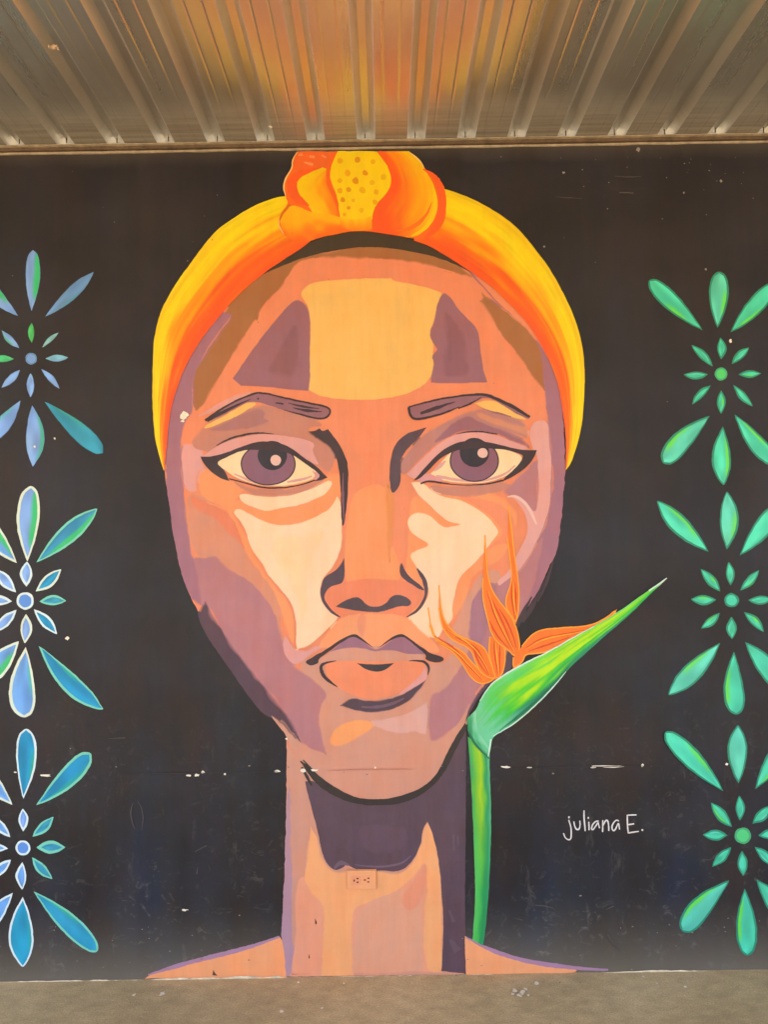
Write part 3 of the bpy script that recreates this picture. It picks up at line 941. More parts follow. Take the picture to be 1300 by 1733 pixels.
WRAP = [(0.0, (246, 200, 0)), (.10, (255, 217, 0)), (.30, (255, 212, 0)), (.46, (255, 174, 0)), (.62, (255, 132, 2)), (.78, (255, 102, 20)), (1.0, (255, 86, 28))]
def wrap_col(shift):
    def c(u, t):
        tt = t + NG(u * 9, t * 9) * .26 + NH(u * 6, t * 26 + 3) * .25 + shift
        k = 1 + NH(u * 9 + 4, t * 30) * .10
        return [min(255, v * k) for v in stops(min(1, max(0, tt)), WRAP)]
    return c
OL = "277,796! 262,745 258,690 258,640 259,600 261,570 269,535 283,505 301,475 322,447 348,411 370,387 394,371 415,357 437,346 460,337 480,332 500,334!"
IL = "278,796! 281,770 284,735 289,691 302,648 320,608 341,574 372,534 406,497 443,465 475,443 508,423 530,405!"
OR_ = "735,318! 752,320 780,329 817,346 851,366 882,392 909,426 934,460 955,500 971,534 983,571 989,608 990,654 987,700 983,730 975,760 967,784 958,795!"
IR = "700,408! 720,414 743,426 774,446 802,463 835,488 866,518 897,552 918,586 934,620 946,654 953,700 958,740 958,775 957,796!"
blend('headwrap', OL, IL, wrap_col(0.0), PORT, 150, 30)
blend('headwrap', OR_, IR, wrap_col(-.06), PORT, 150, 30)

KNOT = shape('headwrap_knot', (255, 112, 22), "504,257! 494,274 495,287 483,303 478,318 483,334 489,345 474,362 471,380 479,397 508,414 548,401 600,391 639,393 688,402 717,409 745,391 755,366 756,339 749,316 735,295 718,287 712,274 691,257!", PORT)
shape('knot_fold', (252, 108, 38), "504,257! 573,257! 562,280 553,300 530,290 505,292 496,286 494,274", KNOT)
strokes('knot_fold', (254, 148, 84), [("505,264 512,262", [3, 6]), ("524,266 533,267", [4, 5]), ("515,276 530,280", [3, 5]), ("545,264 552,268", [3, 4])], KNOT)
def fold_a(u, t):
    tt = t + NG(u * 4, t * 8) * .3
    return stops(min(1, max(0, tt)), [(0, (255, 206, 0)), (.5, (255, 190, 0)), (.8, (255, 150, 10)), (1, (255, 118, 20))])
blend('knot_fold', "545,284! 528,291 506,302 500,318 507,337 524,351 530,362!", "562,290! 556,305 558,318 564,330 570,345 573,360 573,372!", fold_a, KNOT, 40, 16)
def fold_b(u, t):
    tt = t + NG(u * 9, t * 3) * .45
    return stops(min(1, max(0, tt)), [(0, (255, 186, 0)), (.35, (255, 178, 0)), (.6, (255, 140, 8)), (1, (255, 108, 22))])
blend('knot_fold', "473,371! 490,347 510,352 530,362 556,362 573,368 600,380 628,380!", "478,396! 496,410 520,410 545,402 560,398 580,394 600,391 630,392!", fold_b, KNOT, 60, 16)
stroke('knot_crease', (255, 98, 30), "545,284 520,291 504,296 494,308 495,324 503,338 523,349", [2, 5, 10, 16, 16, 11, 2], KNOT)
stroke('knot_crease', (222, 108, 10), "491,347 478,362 473,374", [3, 4, 2], KNOT)
stroke('knot_crease', (255, 104, 26), "571,259 556,285 556,310 565,328 572,345 574,366", [6, 8, 8, 8, 8, 2], KNOT)
def fold_c(u, t):
    tt = t + NG(u * 3, t * 14) * .22 + u * u * (-.30) + max(0, u - .72) * (-.8)
    return stops(min(1, max(0, tt)), [(0, (255, 92, 28)), (.2, (255, 112, 22)), (.42, (255, 146, 10)), (.7, (255, 182, 4)), (1, (255, 202, 2))])
blend('knot_fold', "639,257! 650,268 659,288 663,308 655,328 641,344 633,358 628,378 630,393!", "692,257! 712,274 722,292 734,312 740,335 739,358 727,384 706,402 690,402!", fold_c, KNOT, 60, 30)
stroke('knot_crease', (255, 118, 22), "731,343 724,362 708,380 690,390 668,392", [1, 5, 7, 6, 1], KNOT)
stroke('knot_fold', (255, 204, 0), "733,318 739,345 731,373 716,391 696,401", [2, 7, 8, 6, 2], KNOT)
stroke('knot_fold', (255, 98, 30), "716,287 735,298 747,320 750,345 746,370 735,390 716,407", [2, 9, 12, 12, 13, 11, 3], KNOT)
CEN = shape('knot_centre', (255, 210, 2), "572,257! 637,257! 647,269 660,290 663,311 654,329 641,342 632,358 629,379 612,389 590,388 575,372 573,345 569,329 562,313 558,298 562,277", KNOT)
def dim(u, t):
    return stops(min(1, max(0, t + NG(u * 8, t) * .4)), [(0, (255, 196, 2)), (1, (255, 134, 14))])
blend('knot_base', "575,368! 590,372 612,372 629,366!", "576,382! 592,392 612,392 630,388!", dim, CEN, 24, 8)
for k, (x, y) in enumerate(((576, 273), (605, 272), (631, 275), (588, 294), (618, 294), (649, 300), (575, 307), (602, 307), (630, 310), (575, 324), (590, 322), (614, 323), (637, 326), (580, 339), (598, 340), (635, 343), (590, 353), (612, 357), (583, 364))):
    r_ = (4.6, 5.4, 4.2, 5.8)[k % 4] * (1.0 if y < 330 else .8)
    shape('knot_dot', ((240, 172, 2), (232, 150, 6), (244, 182, 2))[k % 3], [(a, b, False) for a, b in blob(x, y, r_, r_ * 1.05, 9, k, .2)], CEN, .4)
strokes('knot_edge', (255, 206, 130), [("503,258 494,273 495,286 484,301 479,318 484,335", [1, 2, 2, 2.5, 2.5, 1]), ("692,258 712,273 718,286", [1, 2, 1]), ("472,372 472,384 480,397", [1, 1.5, 1])], KNOT)

# ------------------------------------------------------------------ bird of paradise flower
bp = wall_xz(810, 1600)
BIRD = thing('painted_strelitzia', 'painted bird of paradise flower, orange petals and long green stem beside the face', 'painted flower', (bp[0], -.002, bp[1]))
def stem_col(u, t):
    b = stops(min(1, max(0, t + NG(u * 12, t * 4) * .18)), [(0, (60, 170, 90)), (.25, (120, 200, 55)), (.5, (184, 216, 24)), (.68, (96, 190, 66)), (.85, (34, 150, 92)), (1, (96, 190, 130))])
    g = stops(min(1, max(0, t + NG(u * 12, t * 4) * .2)), [(0, (96, 205, 95)), (.4, (66, 190, 84)), (.7, (32, 150, 84)), (1, (44, 160, 98))])
    k = min(1, max(0, (u - .25) / .5))
    return [a * (1 - k) + c * k for a, c in zip(b, g)]
blend('stem', "792,1246! 796,1300 799,1349 803,1446 805,1511 803,1550 800,1590!", "829,1276! 829,1310 832,1382 829,1478 826,1527 822,1570 818,1600!", stem_col, BIRD, 70, 14)
petals = [
    ("829,1077! 827,1104 834,1131 839,1150! 852,1140! 857,1097 842,1078", ["836,1085 838,1110 842,1142", "846,1090 846,1115 846,1140"]),
    ("725,1028! 728,1056 738,1080 752,1089 781,1099 799,1121 818,1140 840,1148! 818,1159 798,1149 785,1126 767,1102 737,1085 727,1058", ["740,1086 772,1102 792,1126 816,1150", "735,1076 770,1096 800,1132"]),
    ("743,990! 746,1028 752,1052 774,1076 812,1089 824,1102 834,1131 840,1150! 816,1142 805,1121 797,1097 764,1083 747,1060 743,1028", ["755,1066 790,1086 812,1110 828,1142", "770,1078 806,1094 820,1120 832,1144", "800,1095 812,1125 826,1142"]),
    ("861,858! 866,895 871,945 878,985 879,1022 874,1056! 866,1043 853,1022 867,982 865,958 859,911", ["866,985 866,1015 872,1048", "872,985 874,1020 873,1045"]),
    ("821,906! 823,945 826,978 834,1003 852,1026 870,1050 878,1078 880,1100 871,1112! 860,1099 845,1090 831,1072 825,1048 817,1012 817,978", ["824,1000 836,1040 856,1080 868,1102", "830,1010 850,1050 868,1095", "828,1050 840,1075 862,1098", "845,1030 864,1062 874,1096"]),
    ("883,1094 900,1073 920,1064 957,1062 998,1059 1025,1046 1045,1030! 1036,1045 1006,1063 971,1079 935,1100 910,1106 888,1107 885,1120 868,1132! 869,1112", ["890,1096 915,1080 960,1072 990,1066", "894,1102 930,1090 965,1078"]),
]
for s, veins in petals:
    P = shape('flower_petal', (250, 122, 32), s, BIRD, .4)
    pp = parse(s)
    strokes('petal_edge', (255, 164, 48), [([(a, b) for a, b, _ in pp], [2.2] * 6)], P)
    strokes('petal_vein', (226, 70, 22), [(q, [.8, 3.0, 2.2, .8]) for q in veins], P)
    strokes('petal_glow', (255, 176, 30), [([(float(a.split(',')[0]) + 3, float(a.split(',')[1]) + 1) for a in veins[0].split()], [.5, 2.2, 1.6, .5])], P)
def bract_col(u, t):
    n = NG(u * 7, t * 9) * .40 + NH(u * 9, t * 26) * .42
    core = math.exp(-((t - .42 + n) / .26) ** 2) * min(1, max(0, (u - .16) / .12)) * min(1, max(.35, (1.05 - u) / .3))
    c = stops(min(1, max(0, t + n * .4)), [(0, (120, 222, 150)), (.08, (88, 212, 100)), (.5, (58, 206, 44)), (.78, (40, 190, 66)), (.92, (28, 140, 92)), (1, (44, 150, 110))])
    y = (192, 236, 6)
    c = [a * (1 - core) + b * core for a, b in zip(c, y)]
    k = min(1, max(0, (.21 - u + n * .25) / .12))
    pale = (112, 208, 150)
    c = [a * (1 - k) + b * k for a, b in zip(c, pale)]
    w = min(1, max(0, (u - .93) / .05))
    return [a * (1 - w) + b * w for a, b in zip(c, (214, 226, 206))]
blend('bract', "792,1236! 790,1216 807,1200 812,1185 829,1158 852,1141 890,1120 930,1101 971,1077 1005,1059 1045,1036 1089,1005 1128,978!",
      "827,1282! 831,1262 833,1246 862,1230 893,1206 930,1170 961,1132 991,1105 1018,1081 1066,1040 1085,1021 1105,1001 1129,979!", bract_col, BIRD, 110, 24)
blend('bract_base', "790,1216! 792,1236 796,1250 806,1264 827,1282!", "806,1201! 806,1228 812,1242 822,1256 829,1268!", lambda u, t: stops(min(1, max(0, t + NG(u * 6, t * 5) * .5)), [(0, (40, 142, 92)), (.5, (92, 196, 132)), (1, (140, 218, 170))]), BIRD, 30, 10)
strokes('bract_edge', (214, 240, 214), [("812,1186 829,1159 852,1142 890,1121 930,1102 971,1078 1005,1060", [1, 2.5, 2.5, 2.5, 2, 1.5, 1]), ("834,1245 862,1230 893,1206 930,1170 958,1136", [1, 2, 2, 2, 1]), ("826,1280 831,1250", [1.5, 3]), ("1098,1000 1112,990 1127,979", [3, 2, 1])], BIRD)
strokes('bract_edge', (24, 118, 84), [("794,1240 806,1262 828,1283", [3, 4, 2]), ("845,1236 890,1202 930,1164 962,1128", [1, 4, 4, 1])], BIRD)

# ------------------------------------------------------------------ petal flowers of the two columns
BLUE, TEAL, PERI, GRN = (106, 164, 226), (16, 146, 190), (126, 168, 230), (56, 200, 118)
AQUA, CRM, MINTO, WHT = (46, 152, 180), (224, 236, 212), (124, 214, 184), (222, 240, 238)
MINT, MDK, LIME = (74, 216, 172), (40, 146, 112), (108, 232, 72)

def petal_outline(x0, y0, x1, y1, w, tip, grow=0.0, seed=0, lo=0.0, hi=1.0, s0=-1.0, s1=1.0):
    """outline of one brush-painted petal; s0..s1 picks a sliver of its width"""
    rr = np.random.RandomState(seed)
    L = math.hypot(x1 - x0, y1 - y0)
    dx, dy = (x1 - x0) / L, (y1 - y0) / L
    nx, ny = -dy, dx
    bend = rr.uniform(-.05, .05) * L
    k1, k2 = rr.uniform(-.10, .10), rr.uniform(-.10, .10)
    peak = {'round': .66, 'leaf': .55, 'lens': .48}[tip] + rr.uniform(-.05, .05)
    def half(t):
        if tip == 'lens':
            return max(0, math.sin(math.pi * t)) ** .95
        if t < peak:
            return (math.sin(t / peak * math.pi / 2)) ** 0.92
        q = (t - peak) / (1 - peak)
        return math.sqrt(max(0, 1 - q * q)) if tip == 'round' else max(0, 1 - q ** 2.1)
    ts = np.linspace(lo, hi, 18)
    A, B = [], []
    for t in ts:
        h = half(t) * w / 2
        h = max(0, h + grow)
        cx = x0 + dx * L * t + nx * bend * math.sin(math.pi * t)
        cy = y0 + dy * L * t + ny * bend * math.sin(math.pi * t)
        fade = min(1, (t - lo) / (.25 * (hi - lo)) + .02, (hi - t) / (.25 * (hi - lo)) + .02) if (s0, s1) != (-1.0, 1.0) else 1
        mid = (s0 + s1) / 2
        a, b = mid + (s1 - mid) * fade, mid + (s0 - mid) * fade
        A.append((cx + nx * h * a * (1 + k1), cy + ny * h * a * (1 + k1), False))
        B.append((cx + nx * h * b * (1 + k2), cy + ny * h * b * (1 + k2), False))
    p = A + B[::-1]
    out = []
    for q in p:
        if not out or math.hypot(q[0] - out[-1][0], q[1] - out[-1][1]) > .25:
            out.append(q)
    return out

def petal_body(parent, outline, body, glow, side, sd):
    """the wet-in-wet inside of a petal: body colour drifting to a second colour along one edge"""
    m = len(outline) // 2
    A = evenly([(q[0], q[1]) for q in outline[:m]], 22)
    B = evenly([(q[0], q[1]) for q in outline[m:][::-1]], 22)
    A, B = wobble(A, .4), wobble(B, .4)
    rr = np.random.RandomState(sd)
    edge, t0, t1 = rr.uniform(.28, .46), rr.uniform(0.02, .25), rr.uniform(.62, 1.0)
    if glow == GRN:
        edge, t1 = edge - .34, 1.12
    nv = 9
    lv = coat_level(A + B)
    verts, cols, faces = [], [], []
    light = [min(255, v * 1.07 + 8) for v in body]
    deep = [v * .92 for v in body]
    for i in range(22):
        u = i / 21
        for j in range(nv):
            t = j / (nv - 1)
            X, Z = wall_xz(A[i][0] * (1 - t) + B[i][0] * t, A[i][1] * (1 - t) + B[i][1] * t)
            verts.append((X, -COAT * lv, Z))
            n1 = NG(u * 3.1 + sd, t * 2.0 + sd * .7)
            c = [a + (b - a) * min(1, max(0, .5 + n1 * 1.4)) for a, b in zip(deep, light)]
            if glow:
                sgn = (1 - 2 * t) * side                       # +1 on the edge that takes the second colour
                k = min(1, max(0, (sgn - edge + NH(u * 4 + sd, t * 3) * .5) / .42))
                k *= min(1, max(0, (u - t0) / .18)) * min(1, max(0, (t1 - u) / .18))
                c = [a + (b - a) * k for a, b in zip(c, glow)]
            cols.append([v * ALB for v in lin(c)])
    for i in range(21):
        for j in range(nv - 1):
            faces.append((i * nv + j, i * nv + j + 1, (i + 1) * nv + j + 1, (i + 1) * nv + j))
    fix_facing(verts, faces)
    o = mesh_obj('petal_body', verts, faces, blended_paint(), parent)
    put_colours(o, cols)
    return o

_seed = [100]
def painted_petal(parent, spec, line, body, glow, side, edge, tip):
    x0, y0, x1, y1, w = spec
    _seed[0] += 1
    sd = _seed[0]
    L = math.hypot(x1 - x0, y1 - y0)
    big = L > 60
    if line is not None:
        P = shape('petal', line, petal_outline(x0, y0, x1, y1, w, tip, 0, sd), parent, .5)
        e = edge
        lo, hi = e * 1.6 / L, 1 - e * 1.1 / L
        # the body keeps its distance from the outline all round
        q0, q1 = (x0 + (x1 - x0) * lo, y0 + (y1 - y0) * lo), (x0 + (x1 - x0) * hi, y0 + (y1 - y0) * hi)
        petal_body(P, petal_outline(*q0, *q1, max(2.5, w - 2 * e), tip, 0, sd), body, glow, side, sd)
    else:
        P = shape('petal', tuple(v * .82 for v in body), petal_outline(x0, y0, x1, y1, w + 1.2, tip, 0, sd), parent, .5)
        petal_body(P, petal_outline(x0, y0, x1, y1, w - .6, tip, 0, sd), body, glow, side, sd)
    return P

def flower(center, rc, label, group, rim, rimfill, outer, inner):
    c = wall_xz(*center)
    F = thing('painted_flower', label, 'painted flower', (c[0], -.001, c[1]), group)
    for spec, line, body, glow, side, edge, tip in outer:
        painted_petal(F, spec, line, body, glow, side, edge, tip)
    for spec, line, body, glow, side, edge in inner:
        painted_petal(F, spec, line, body, glow, side, edge, 'lens')
    _seed[0] += 1
    D = shape('flower_centre', rim, [(a, b, False) for a, b in blob(*center, rc, rc, 16, _seed[0], .05)], F, .4)
    if rimfill:
        shape('centre_dot', rimfill, [(a, b, False) for a, b in blob(*center, rc * .74, rc * .74, 14, _seed[0], .06)], D, .4)
    return F

GB, GG = 'blue flowers painted in a column', 'green flowers painted in a column'
_n = None
flower((52, 607), 10, 'blue painted flower with bare unoutlined petals, topmost in the blue column', GB, (104, 150, 196), PERI,
  [((53, 526, 55, 423, 25), _n, PERI, GRN, 1, 0, 'round'), ((76, 536, 158, 460, 20), _n, (106, 152, 204), (90, 156, 186), 1, 0, 'leaf'),
   ((75, 680, 174, 767, 31), _n, AQUA, (60, 178, 150), -1, 0, 'round'), ((54, 686, 55, 790, 30), _n, PERI, (58, 190, 140), -1, 0, 'leaf'),
   ((34, 678, -28, 748, 26), _n, PERI, (92, 190, 190), 1, 0, 'round'), ((30, 535, -44, 455, 26), _n, PERI, GRN, 1, 0, 'round')],
  [((53, 580, 53, 546, 9), _n, (74, 190, 100), _n, 1, 0), ((71, 588, 99, 563, 7), _n, (130, 186, 186), _n, 1, 0), ((76, 607, 115, 605, 11), _n, (118, 178, 198), PERI, 1, 0),
   ((69, 625, 100, 658, 9), _n, PERI, _n, 1, 0), ((51, 632, 51, 672, 13), _n, PERI, _n, 1, 0), ((33, 626, 2, 656, 11), _n, PERI, _n, 1, 0),
   ((23, 608, -18, 608, 11), _n, (66, 190, 120), _n, 1, 0), ((32, 589, 2, 559, 10), _n, PERI, (80, 196, 120), -1, 0)])
flower((42, 1017), 15, 'blue painted flower outlined in cream, middle one of the blue column', GB, WHT, (96, 150, 220),
  [((46, 950, 52, 821, 38), CRM, PERI, GRN, 1, 4.5, 'round'), ((61, 952, 165, 860, 34), MINTO, (44, 144, 184), GRN, 1, 4, 'leaf'),
   ((65, 1093, 175, 1202, 34), MINTO, TEAL, (40, 180, 150), -1, 4, 'leaf'), ((43, 1095, 40, 1216, 46), CRM, BLUE, (84, 192, 170), -1, 5, 'round'),
   ((31, 1085, -22, 1150, 36), CRM, BLUE, GRN, -1, 4.5, 'round'), ((28, 953, -34, 872, 36), CRM, BLUE, GRN, 1, 4.5, 'round')],
  [((44, 993, 45, 950, 21), WHT, PERI, _n, 1, 4), ((60, 1001, 103, 963, 22), CRM, TEAL, _n, 1, 4), ((66, 1018, 112, 1017, 17), MINTO, AQUA, _n, 1, 3.5),
   ((57, 1031, 96, 1073, 20), WHT, TEAL, _n, 1, 4), ((43, 1039, 41, 1089, 22), CRM, PERI, _n, 1, 4), ((27, 1032, -10, 1070, 20), WHT, PERI, _n, 1, 4),
   ((20, 1018, -26, 1017, 18), WHT, PERI, _n, 1, 4), ((26, 1003, -10, 962, 20), WHT, PERI, _n, 1, 4)])
flower((38, 1435), 13, 'teal blue painted flower outlined in white and mint, lowest of the blue column', GB, WHT, (96, 150, 220),
  [((39, 1352, 43, 1232, 34), WHT, TEAL, (36, 178, 146), 1, 3.4, 'round'), ((61, 1363, 154, 1274, 34), MINTO, TEAL, (40, 178, 150), 1, 4.4, 'round'),
   ((57, 1509, 166, 1611, 37), MINTO, (34, 158, 194), (40, 188, 150), -1, 4, 'round'), ((38, 1518, 38, 1638, 42), WHT, (30, 156, 190), (36, 172, 172), -1, 3.6, 'leaf'),
   ((21, 1511, -26, 1572, 30), WHT, BLUE, _n, 1, 4, 'round'), ((20, 1362, -34, 1296, 30), CRM, BLUE, _n, 1, 4, 'round')],
  [((38, 1407, 38, 1368, 17), WHT, PERI, _n, 1, 3.4), ((54, 1416, 90, 1382, 17), MINTO, AQUA, _n, 1, 3.6), ((61, 1434, 110, 1434, 21), MINTO, AQUA, _n, 1, 5),
   ((53, 1451, 88, 1488, 18), MINTO, AQUA, _n, 1, 3.6), ((37, 1459, 37, 1506, 19), WHT, BLUE, _n, 1, 3.6), ((18, 1455, -14, 1488, 17), WHT, BLUE, _n, 1, 3.6),
   ((13, 1436, -32, 1435, 16), WHT, BLUE, _n, 1, 3.6), ((17, 1417, -14, 1380, 16), WHT, BLUE, _n, 1, 3.6)])

def green_flower(center, rc, label, rimfill, outer, inner):
    flower(center, rc, label, GG, MDK if rimfill == MINT else (70, 178, 120), rimfill,
           [(s, MDK, MINT if k % 3 else (92, 212, 178), LIME if g else _n, sd, 3.4, tip) for k, (s, g, sd, tip) in enumerate(outer)],
           [(s, (44, 150, 114), (68, 206, 160), LIME if g else (98, 222, 190), sd, 3.0) for s, g, sd in inner])
green_flower((1221, 633), 11, 'mint green painted flower level with the eyebrows, topmost in the green column', (84, 216, 110),
  [((1215, 555, 1218, 458, 34), 1, 1, 'round'), ((1190, 559, 1098, 473, 31), 1, -1, 'round'), ((1237, 563, 1312, 480, 32), 1, 1, 'round'),
   ((1202, 704, 1122, 785, 33), 1, 1, 'round'), ((1224, 722, 1225, 822, 32), 1, -1, 'leaf'), ((1244, 701, 1314, 786, 32), 1, -1, 'round')],
  [((1221, 608, 1220, 571, 16), 0, 1), ((1239, 616, 1269, 588, 14), 0, 1), ((1250, 634, 1290, 632, 13), 1, 1), ((1242, 651, 1275, 688, 13), 0, 1),
   ((1221, 660, 1221, 701, 15), 1, -1), ((1203, 652, 1172, 684, 13), 0, 1), ((1199, 634, 1158, 634, 14), 0, 1), ((1207, 620, 1171, 584, 15), 0, 1)])
green_flower((1239, 1016), 12.5, 'mint green painted flower near the bird of paradise tip, middle of the green column', MINT,
  [((1231, 930, 1231, 831, 33), 1, 1, 'leaf'), ((1200, 934, 1112, 847, 30), 1, 1, 'leaf'), ((1253, 940, 1318, 856, 32), 0, 1, 'round'),
   ((1220, 1088, 1131, 1177, 34), 1, 1, 'leaf'), ((1243, 1103, 1247, 1211, 34), 1, 1, 'round'), ((1262, 1086, 1326, 1166, 32), 0, 1, 'round')],
  [((1237, 991, 1234, 951, 16), 0, 1), ((1254, 999, 1286, 965, 15), 1, 1), ((1267, 1016, 1309, 1014, 15), 0, 1), ((1260, 1036, 1294, 1070, 16), 1, -1),
   ((1239, 1044, 1240, 1082, 17), 0, 1), ((1219, 1037, 1187, 1064, 15), 1, 1), ((1213, 1015, 1170, 1014, 17), 1, 1), ((1220, 1001, 1187, 963, 17), 1, 1)])
green_flower((1258, 1414), 14, 'mint green painted flower beyond the signature, lowest of the green column', (84, 214, 128),
  [((1251, 1326, 1250, 1226, 35), 0, 1, 'leaf'), ((1224, 1338, 1124, 1237, 33), 1, 1, 'round'), ((1279, 1335, 1338, 1252, 34), 1, 1, 'round'),
   ((1235, 1490, 1154, 1577, 38), 1, 1, 'round'), ((1261, 1504, 1266, 1619, 36), 1, 1, 'round'), ((1281, 1488, 1338, 1560, 34), 0, 1, 'round')],
  [((1253, 1389, 1252, 1346, 18), 0, 1), ((1274, 1394, 1306, 1363, 17), 0, 1), ((1284, 1414, 1326, 1413, 17), 0, 1), ((1278, 1433, 1314, 1469, 17), 0, 1),
   ((1257, 1440, 1259, 1483, 17), 0, 1), ((1238, 1434, 1206, 1467, 17), 0, 1), ((1232, 1414, 1190, 1413, 18), 0, 1), ((1240, 1400, 1204, 1358, 18), 1, -1)])

# ------------------------------------------------------------------ signature
sp = wall_xz(1020, 1422)
SIG = thing('painted_signature', 'small handwritten white signature on the black wall beside the green stem', 'signature', (sp[0], -.0005, sp[1]))
SW = (236, 228, 220)
letters = [["963.2,1387.4 966.7,1398.5 967.2,1412 966.5,1420 962.5,1422 957,1418 954.2,1410", "962,1383 964.4,1383.4"],
           ["972,1390 973,1398.5 975.7,1404 980.5,1404 982.6,1395.7 982,1389"], ["988.8,1371.5 989,1386 991,1406.5"],
           ["997.2,1391 997.2,1405", "995.2,1384.3 997.4,1384.3"],
           ["1014,1389.5 1008,1389.5 1002.7,1397 1001.3,1403.3 1004,1404.7 1009,1398.5 1013.2,1390.5 1013.6,1396 1015.6,1401.6"],
           ["1020.7,1388.2 1020.7,1408", "1021.2,1397 1025.5,1387.4 1030,1389.2 1030.8,1406"],
           ["1048,1389.5 1043.5,1387.2 1038,1393 1035.2,1401.2 1038.7,1406.8 1043.5,1402.6 1047.5,1390.5 1049.4,1404"],
           ["1078,1379.2 1062.2,1379.6", "1062,1379 1063.6,1409.8", "1063.6,1409.4 1082,1407", "1063.6,1395.6 1074,1394"], ["1086.6,1404.7 1089.2,1404.7"]]
for k, L_ in enumerate(letters):
    items = []
    for s in L_:
        pp = [tuple(map(float, a.split(','))) for a in s.split()]
        dot = len(pp) == 2 and math.hypot(pp[1][0] - pp[0][0], pp[1][1] - pp[0][1]) < 3
        items.append((pp, [3.0, 3.2] if dot else [2.0, 2.4, 2.2, 2.0]))
    strokes('letter' if k < 8 else 'full_stop', SW, items, SIG, joined=True)

# ------------------------------------------------------------------ socket outlet painted over with the neck
def slab(name, x0, y0, x1, y1, d0_, d1_, mat, parent, bev=0.0):
    a, b = wall_xz(x0, y0), wall_xz(x1, y1)
    X0, X1, Z1, Z0 = a[0], b[0], a[1], b[1]
    verts = [(X0, -d0_, Z0), (X1, -d0_, Z0), (X1, -d0_, Z1), (X0, -d0_, Z1),
             (X0 + bev, -d1_, Z0 + bev), (X1 - bev, -d1_, Z0 + bev), (X1 - bev, -d1_, Z1 - bev), (X0 + bev, -d1_, Z1 - bev)]
    faces = [(4, 5, 6, 7), (0, 1, 5, 4), (1, 2, 6, 5), (2, 3, 7, 6), (3, 0, 4, 7)]
    return mesh_obj(name, verts, faces, mat, parent)
op = wall_xz(612, 1487)
OUT = thing('wall_outlet', 'double socket outlet painted over in peach on the portrait neck', 'outlet', (op[0], 0, op[1]))
PLATE = slab('cover_plate', 586.5, 1470.8, 637.7, 1503, .0035, .0125, paint((250, 172, 116)), OUT, .0026)
slab('socket_face', 595.0, 1480.0, 610.5, 1495.0, .0125, .0140, paint((246, 164, 118)), OUT, .0006)
slab('socket_face', 614.0, 1479.6, 629.5, 1494.6, .0125, .0140, paint((250, 170, 116)), OUT, .0006)
for a, b, w, h in ((599.8, 1487.6, 2.4, 3.4), (605.4, 1484.2, 3.6, 2.2), (605.4, 1490.4, 3.6, 2.2), (617.7, 1486.6, 3.4, 2.4), (623.8, 1483.6, 3.8, 2.0), (623.6, 1489.8, 3.8, 2.0)):
    slab('socket_slot', a - w / 2, b - h / 2, a + w / 2, b + h / 2, .0141, .0143, paint((100, 52, 26)), OUT, 0)
slab('screw_head', 611.2, 1486.0, 613.0, 1487.8, .0126, .0133, paint((236, 160, 108)), OUT, .0003)

# ------------------------------------------------------------------ chips, specks, scratches of the wall
def chip(x, y, rx, ry, seed, n=10):
    faint = y < 470 and x > 330
    o = fill('paint_chip', blob(x, y, rx * (.75 if faint else 1), ry * (.75 if faint else 1), n, seed, .45), paint((158, 144, 132)) if faint else M_CHIP, WALL)
    return o
big = [(1033, 1297, 28, 2.0), (1005, 1298, 5, 1.6), (856, 1298, 8, 2.2), (896, 1299, 4, 1.8), (1088, 1295, 2.4, 2.6), (1231, 1293, 2.6, 2.2), (320, 1312, 4, 2), (333, 1312, 4, 2.2), (343, 1307, 3, 3),
       (380, 1310, 1.8, 1.8), (469, 1305, 4.5, 1.8), (513, 1303, 4.5, 4), (532, 1303, 8, 1.8), (76, 1312, 9, 2.4), (113, 1080, 3, 3), (312, 703, 7.5, 6), (309, 713, 3, 2), (1237, 577, 2.4, 3),
       (635, 1299, 2, 1.6), (312, 1540, 5, 1.6), (1195, 456, 2.4, 2.4), (954, 292, 3, 2.6), (1081, 254, 4, 5), (1221, 306, 2.4, 3.4), (1158, 326, 2.4, 2.4), (921, 418, 2.2, 2), (25, 1307, 3, 1),
       (485, 1250, 2.2, 2), (1087, 1404, .8, .8), (58, 756, 2, 2), (92, 742, 1.6, 1.6)]
for k, (x, y, rx, ry) in enumerate(big):
    chip(x, y, rx, ry, 300 + k)
shape('paint_chip', (92, 70, 58), "361,1641! 363,1646 368,1651! 359,1650!", WALL, .3)
shape('paint_chip', (74, 50, 40), "533,1554! 537,1562 533,1566", WALL, .2)
shape('paint_chip', (74, 50, 40), "523,1614! 525,1622 522,1622", WALL, .2)

verts, faces = [], []
rs = np.random.RandomState(41)
def speck(px, py, r, asp=1.0, lv=36):
    k = len(verts)
    X, Z = wall_xz(px, py)
    n = 6
    a0 = rs.uniform(0, 6)
    verts.append((X, -COAT * lv, Z))
    for i in range(n):
        a = a0 - i * 2 * math.pi / n
        q = r * MM * rs.uniform(.6, 1.3)
        verts.append((X + math.cos(a) * q * asp, -COAT * lv, Z + math.sin(a) * q))
    for i in range(n):
        faces.append((k, k + 1 + (i + 1) % n, k + 1 + i))
for _ in range(34):
    speck(rs.uniform(0, 1300), rs.uniform(262, 480) if rs.rand() < .6 else rs.uniform(262, 1640), rs.uniform(.5, 1.25))
for _ in range(22):
    speck(rs.uniform(930, 1300), 262 + abs(rs.normal(0, 40)), rs.uniform(.5, 1.3))
for _ in range(60):
    x = rs.uniform(0, 1300)
    if 470 < x < 790: continue
    speck(x, 1650 - abs(rs.normal(0, 60)) - 4, rs.uniform(.5, 1.2), rs.uniform(.8, 2.2))
for _ in range(12):
    speck(rs.uniform(0, 1300), 1310 - .012 * rs.uniform(0, 1300) + rs.normal(0, 2), rs.uniform(.5, 1.2), 2.0)
fix_facing(verts, faces)
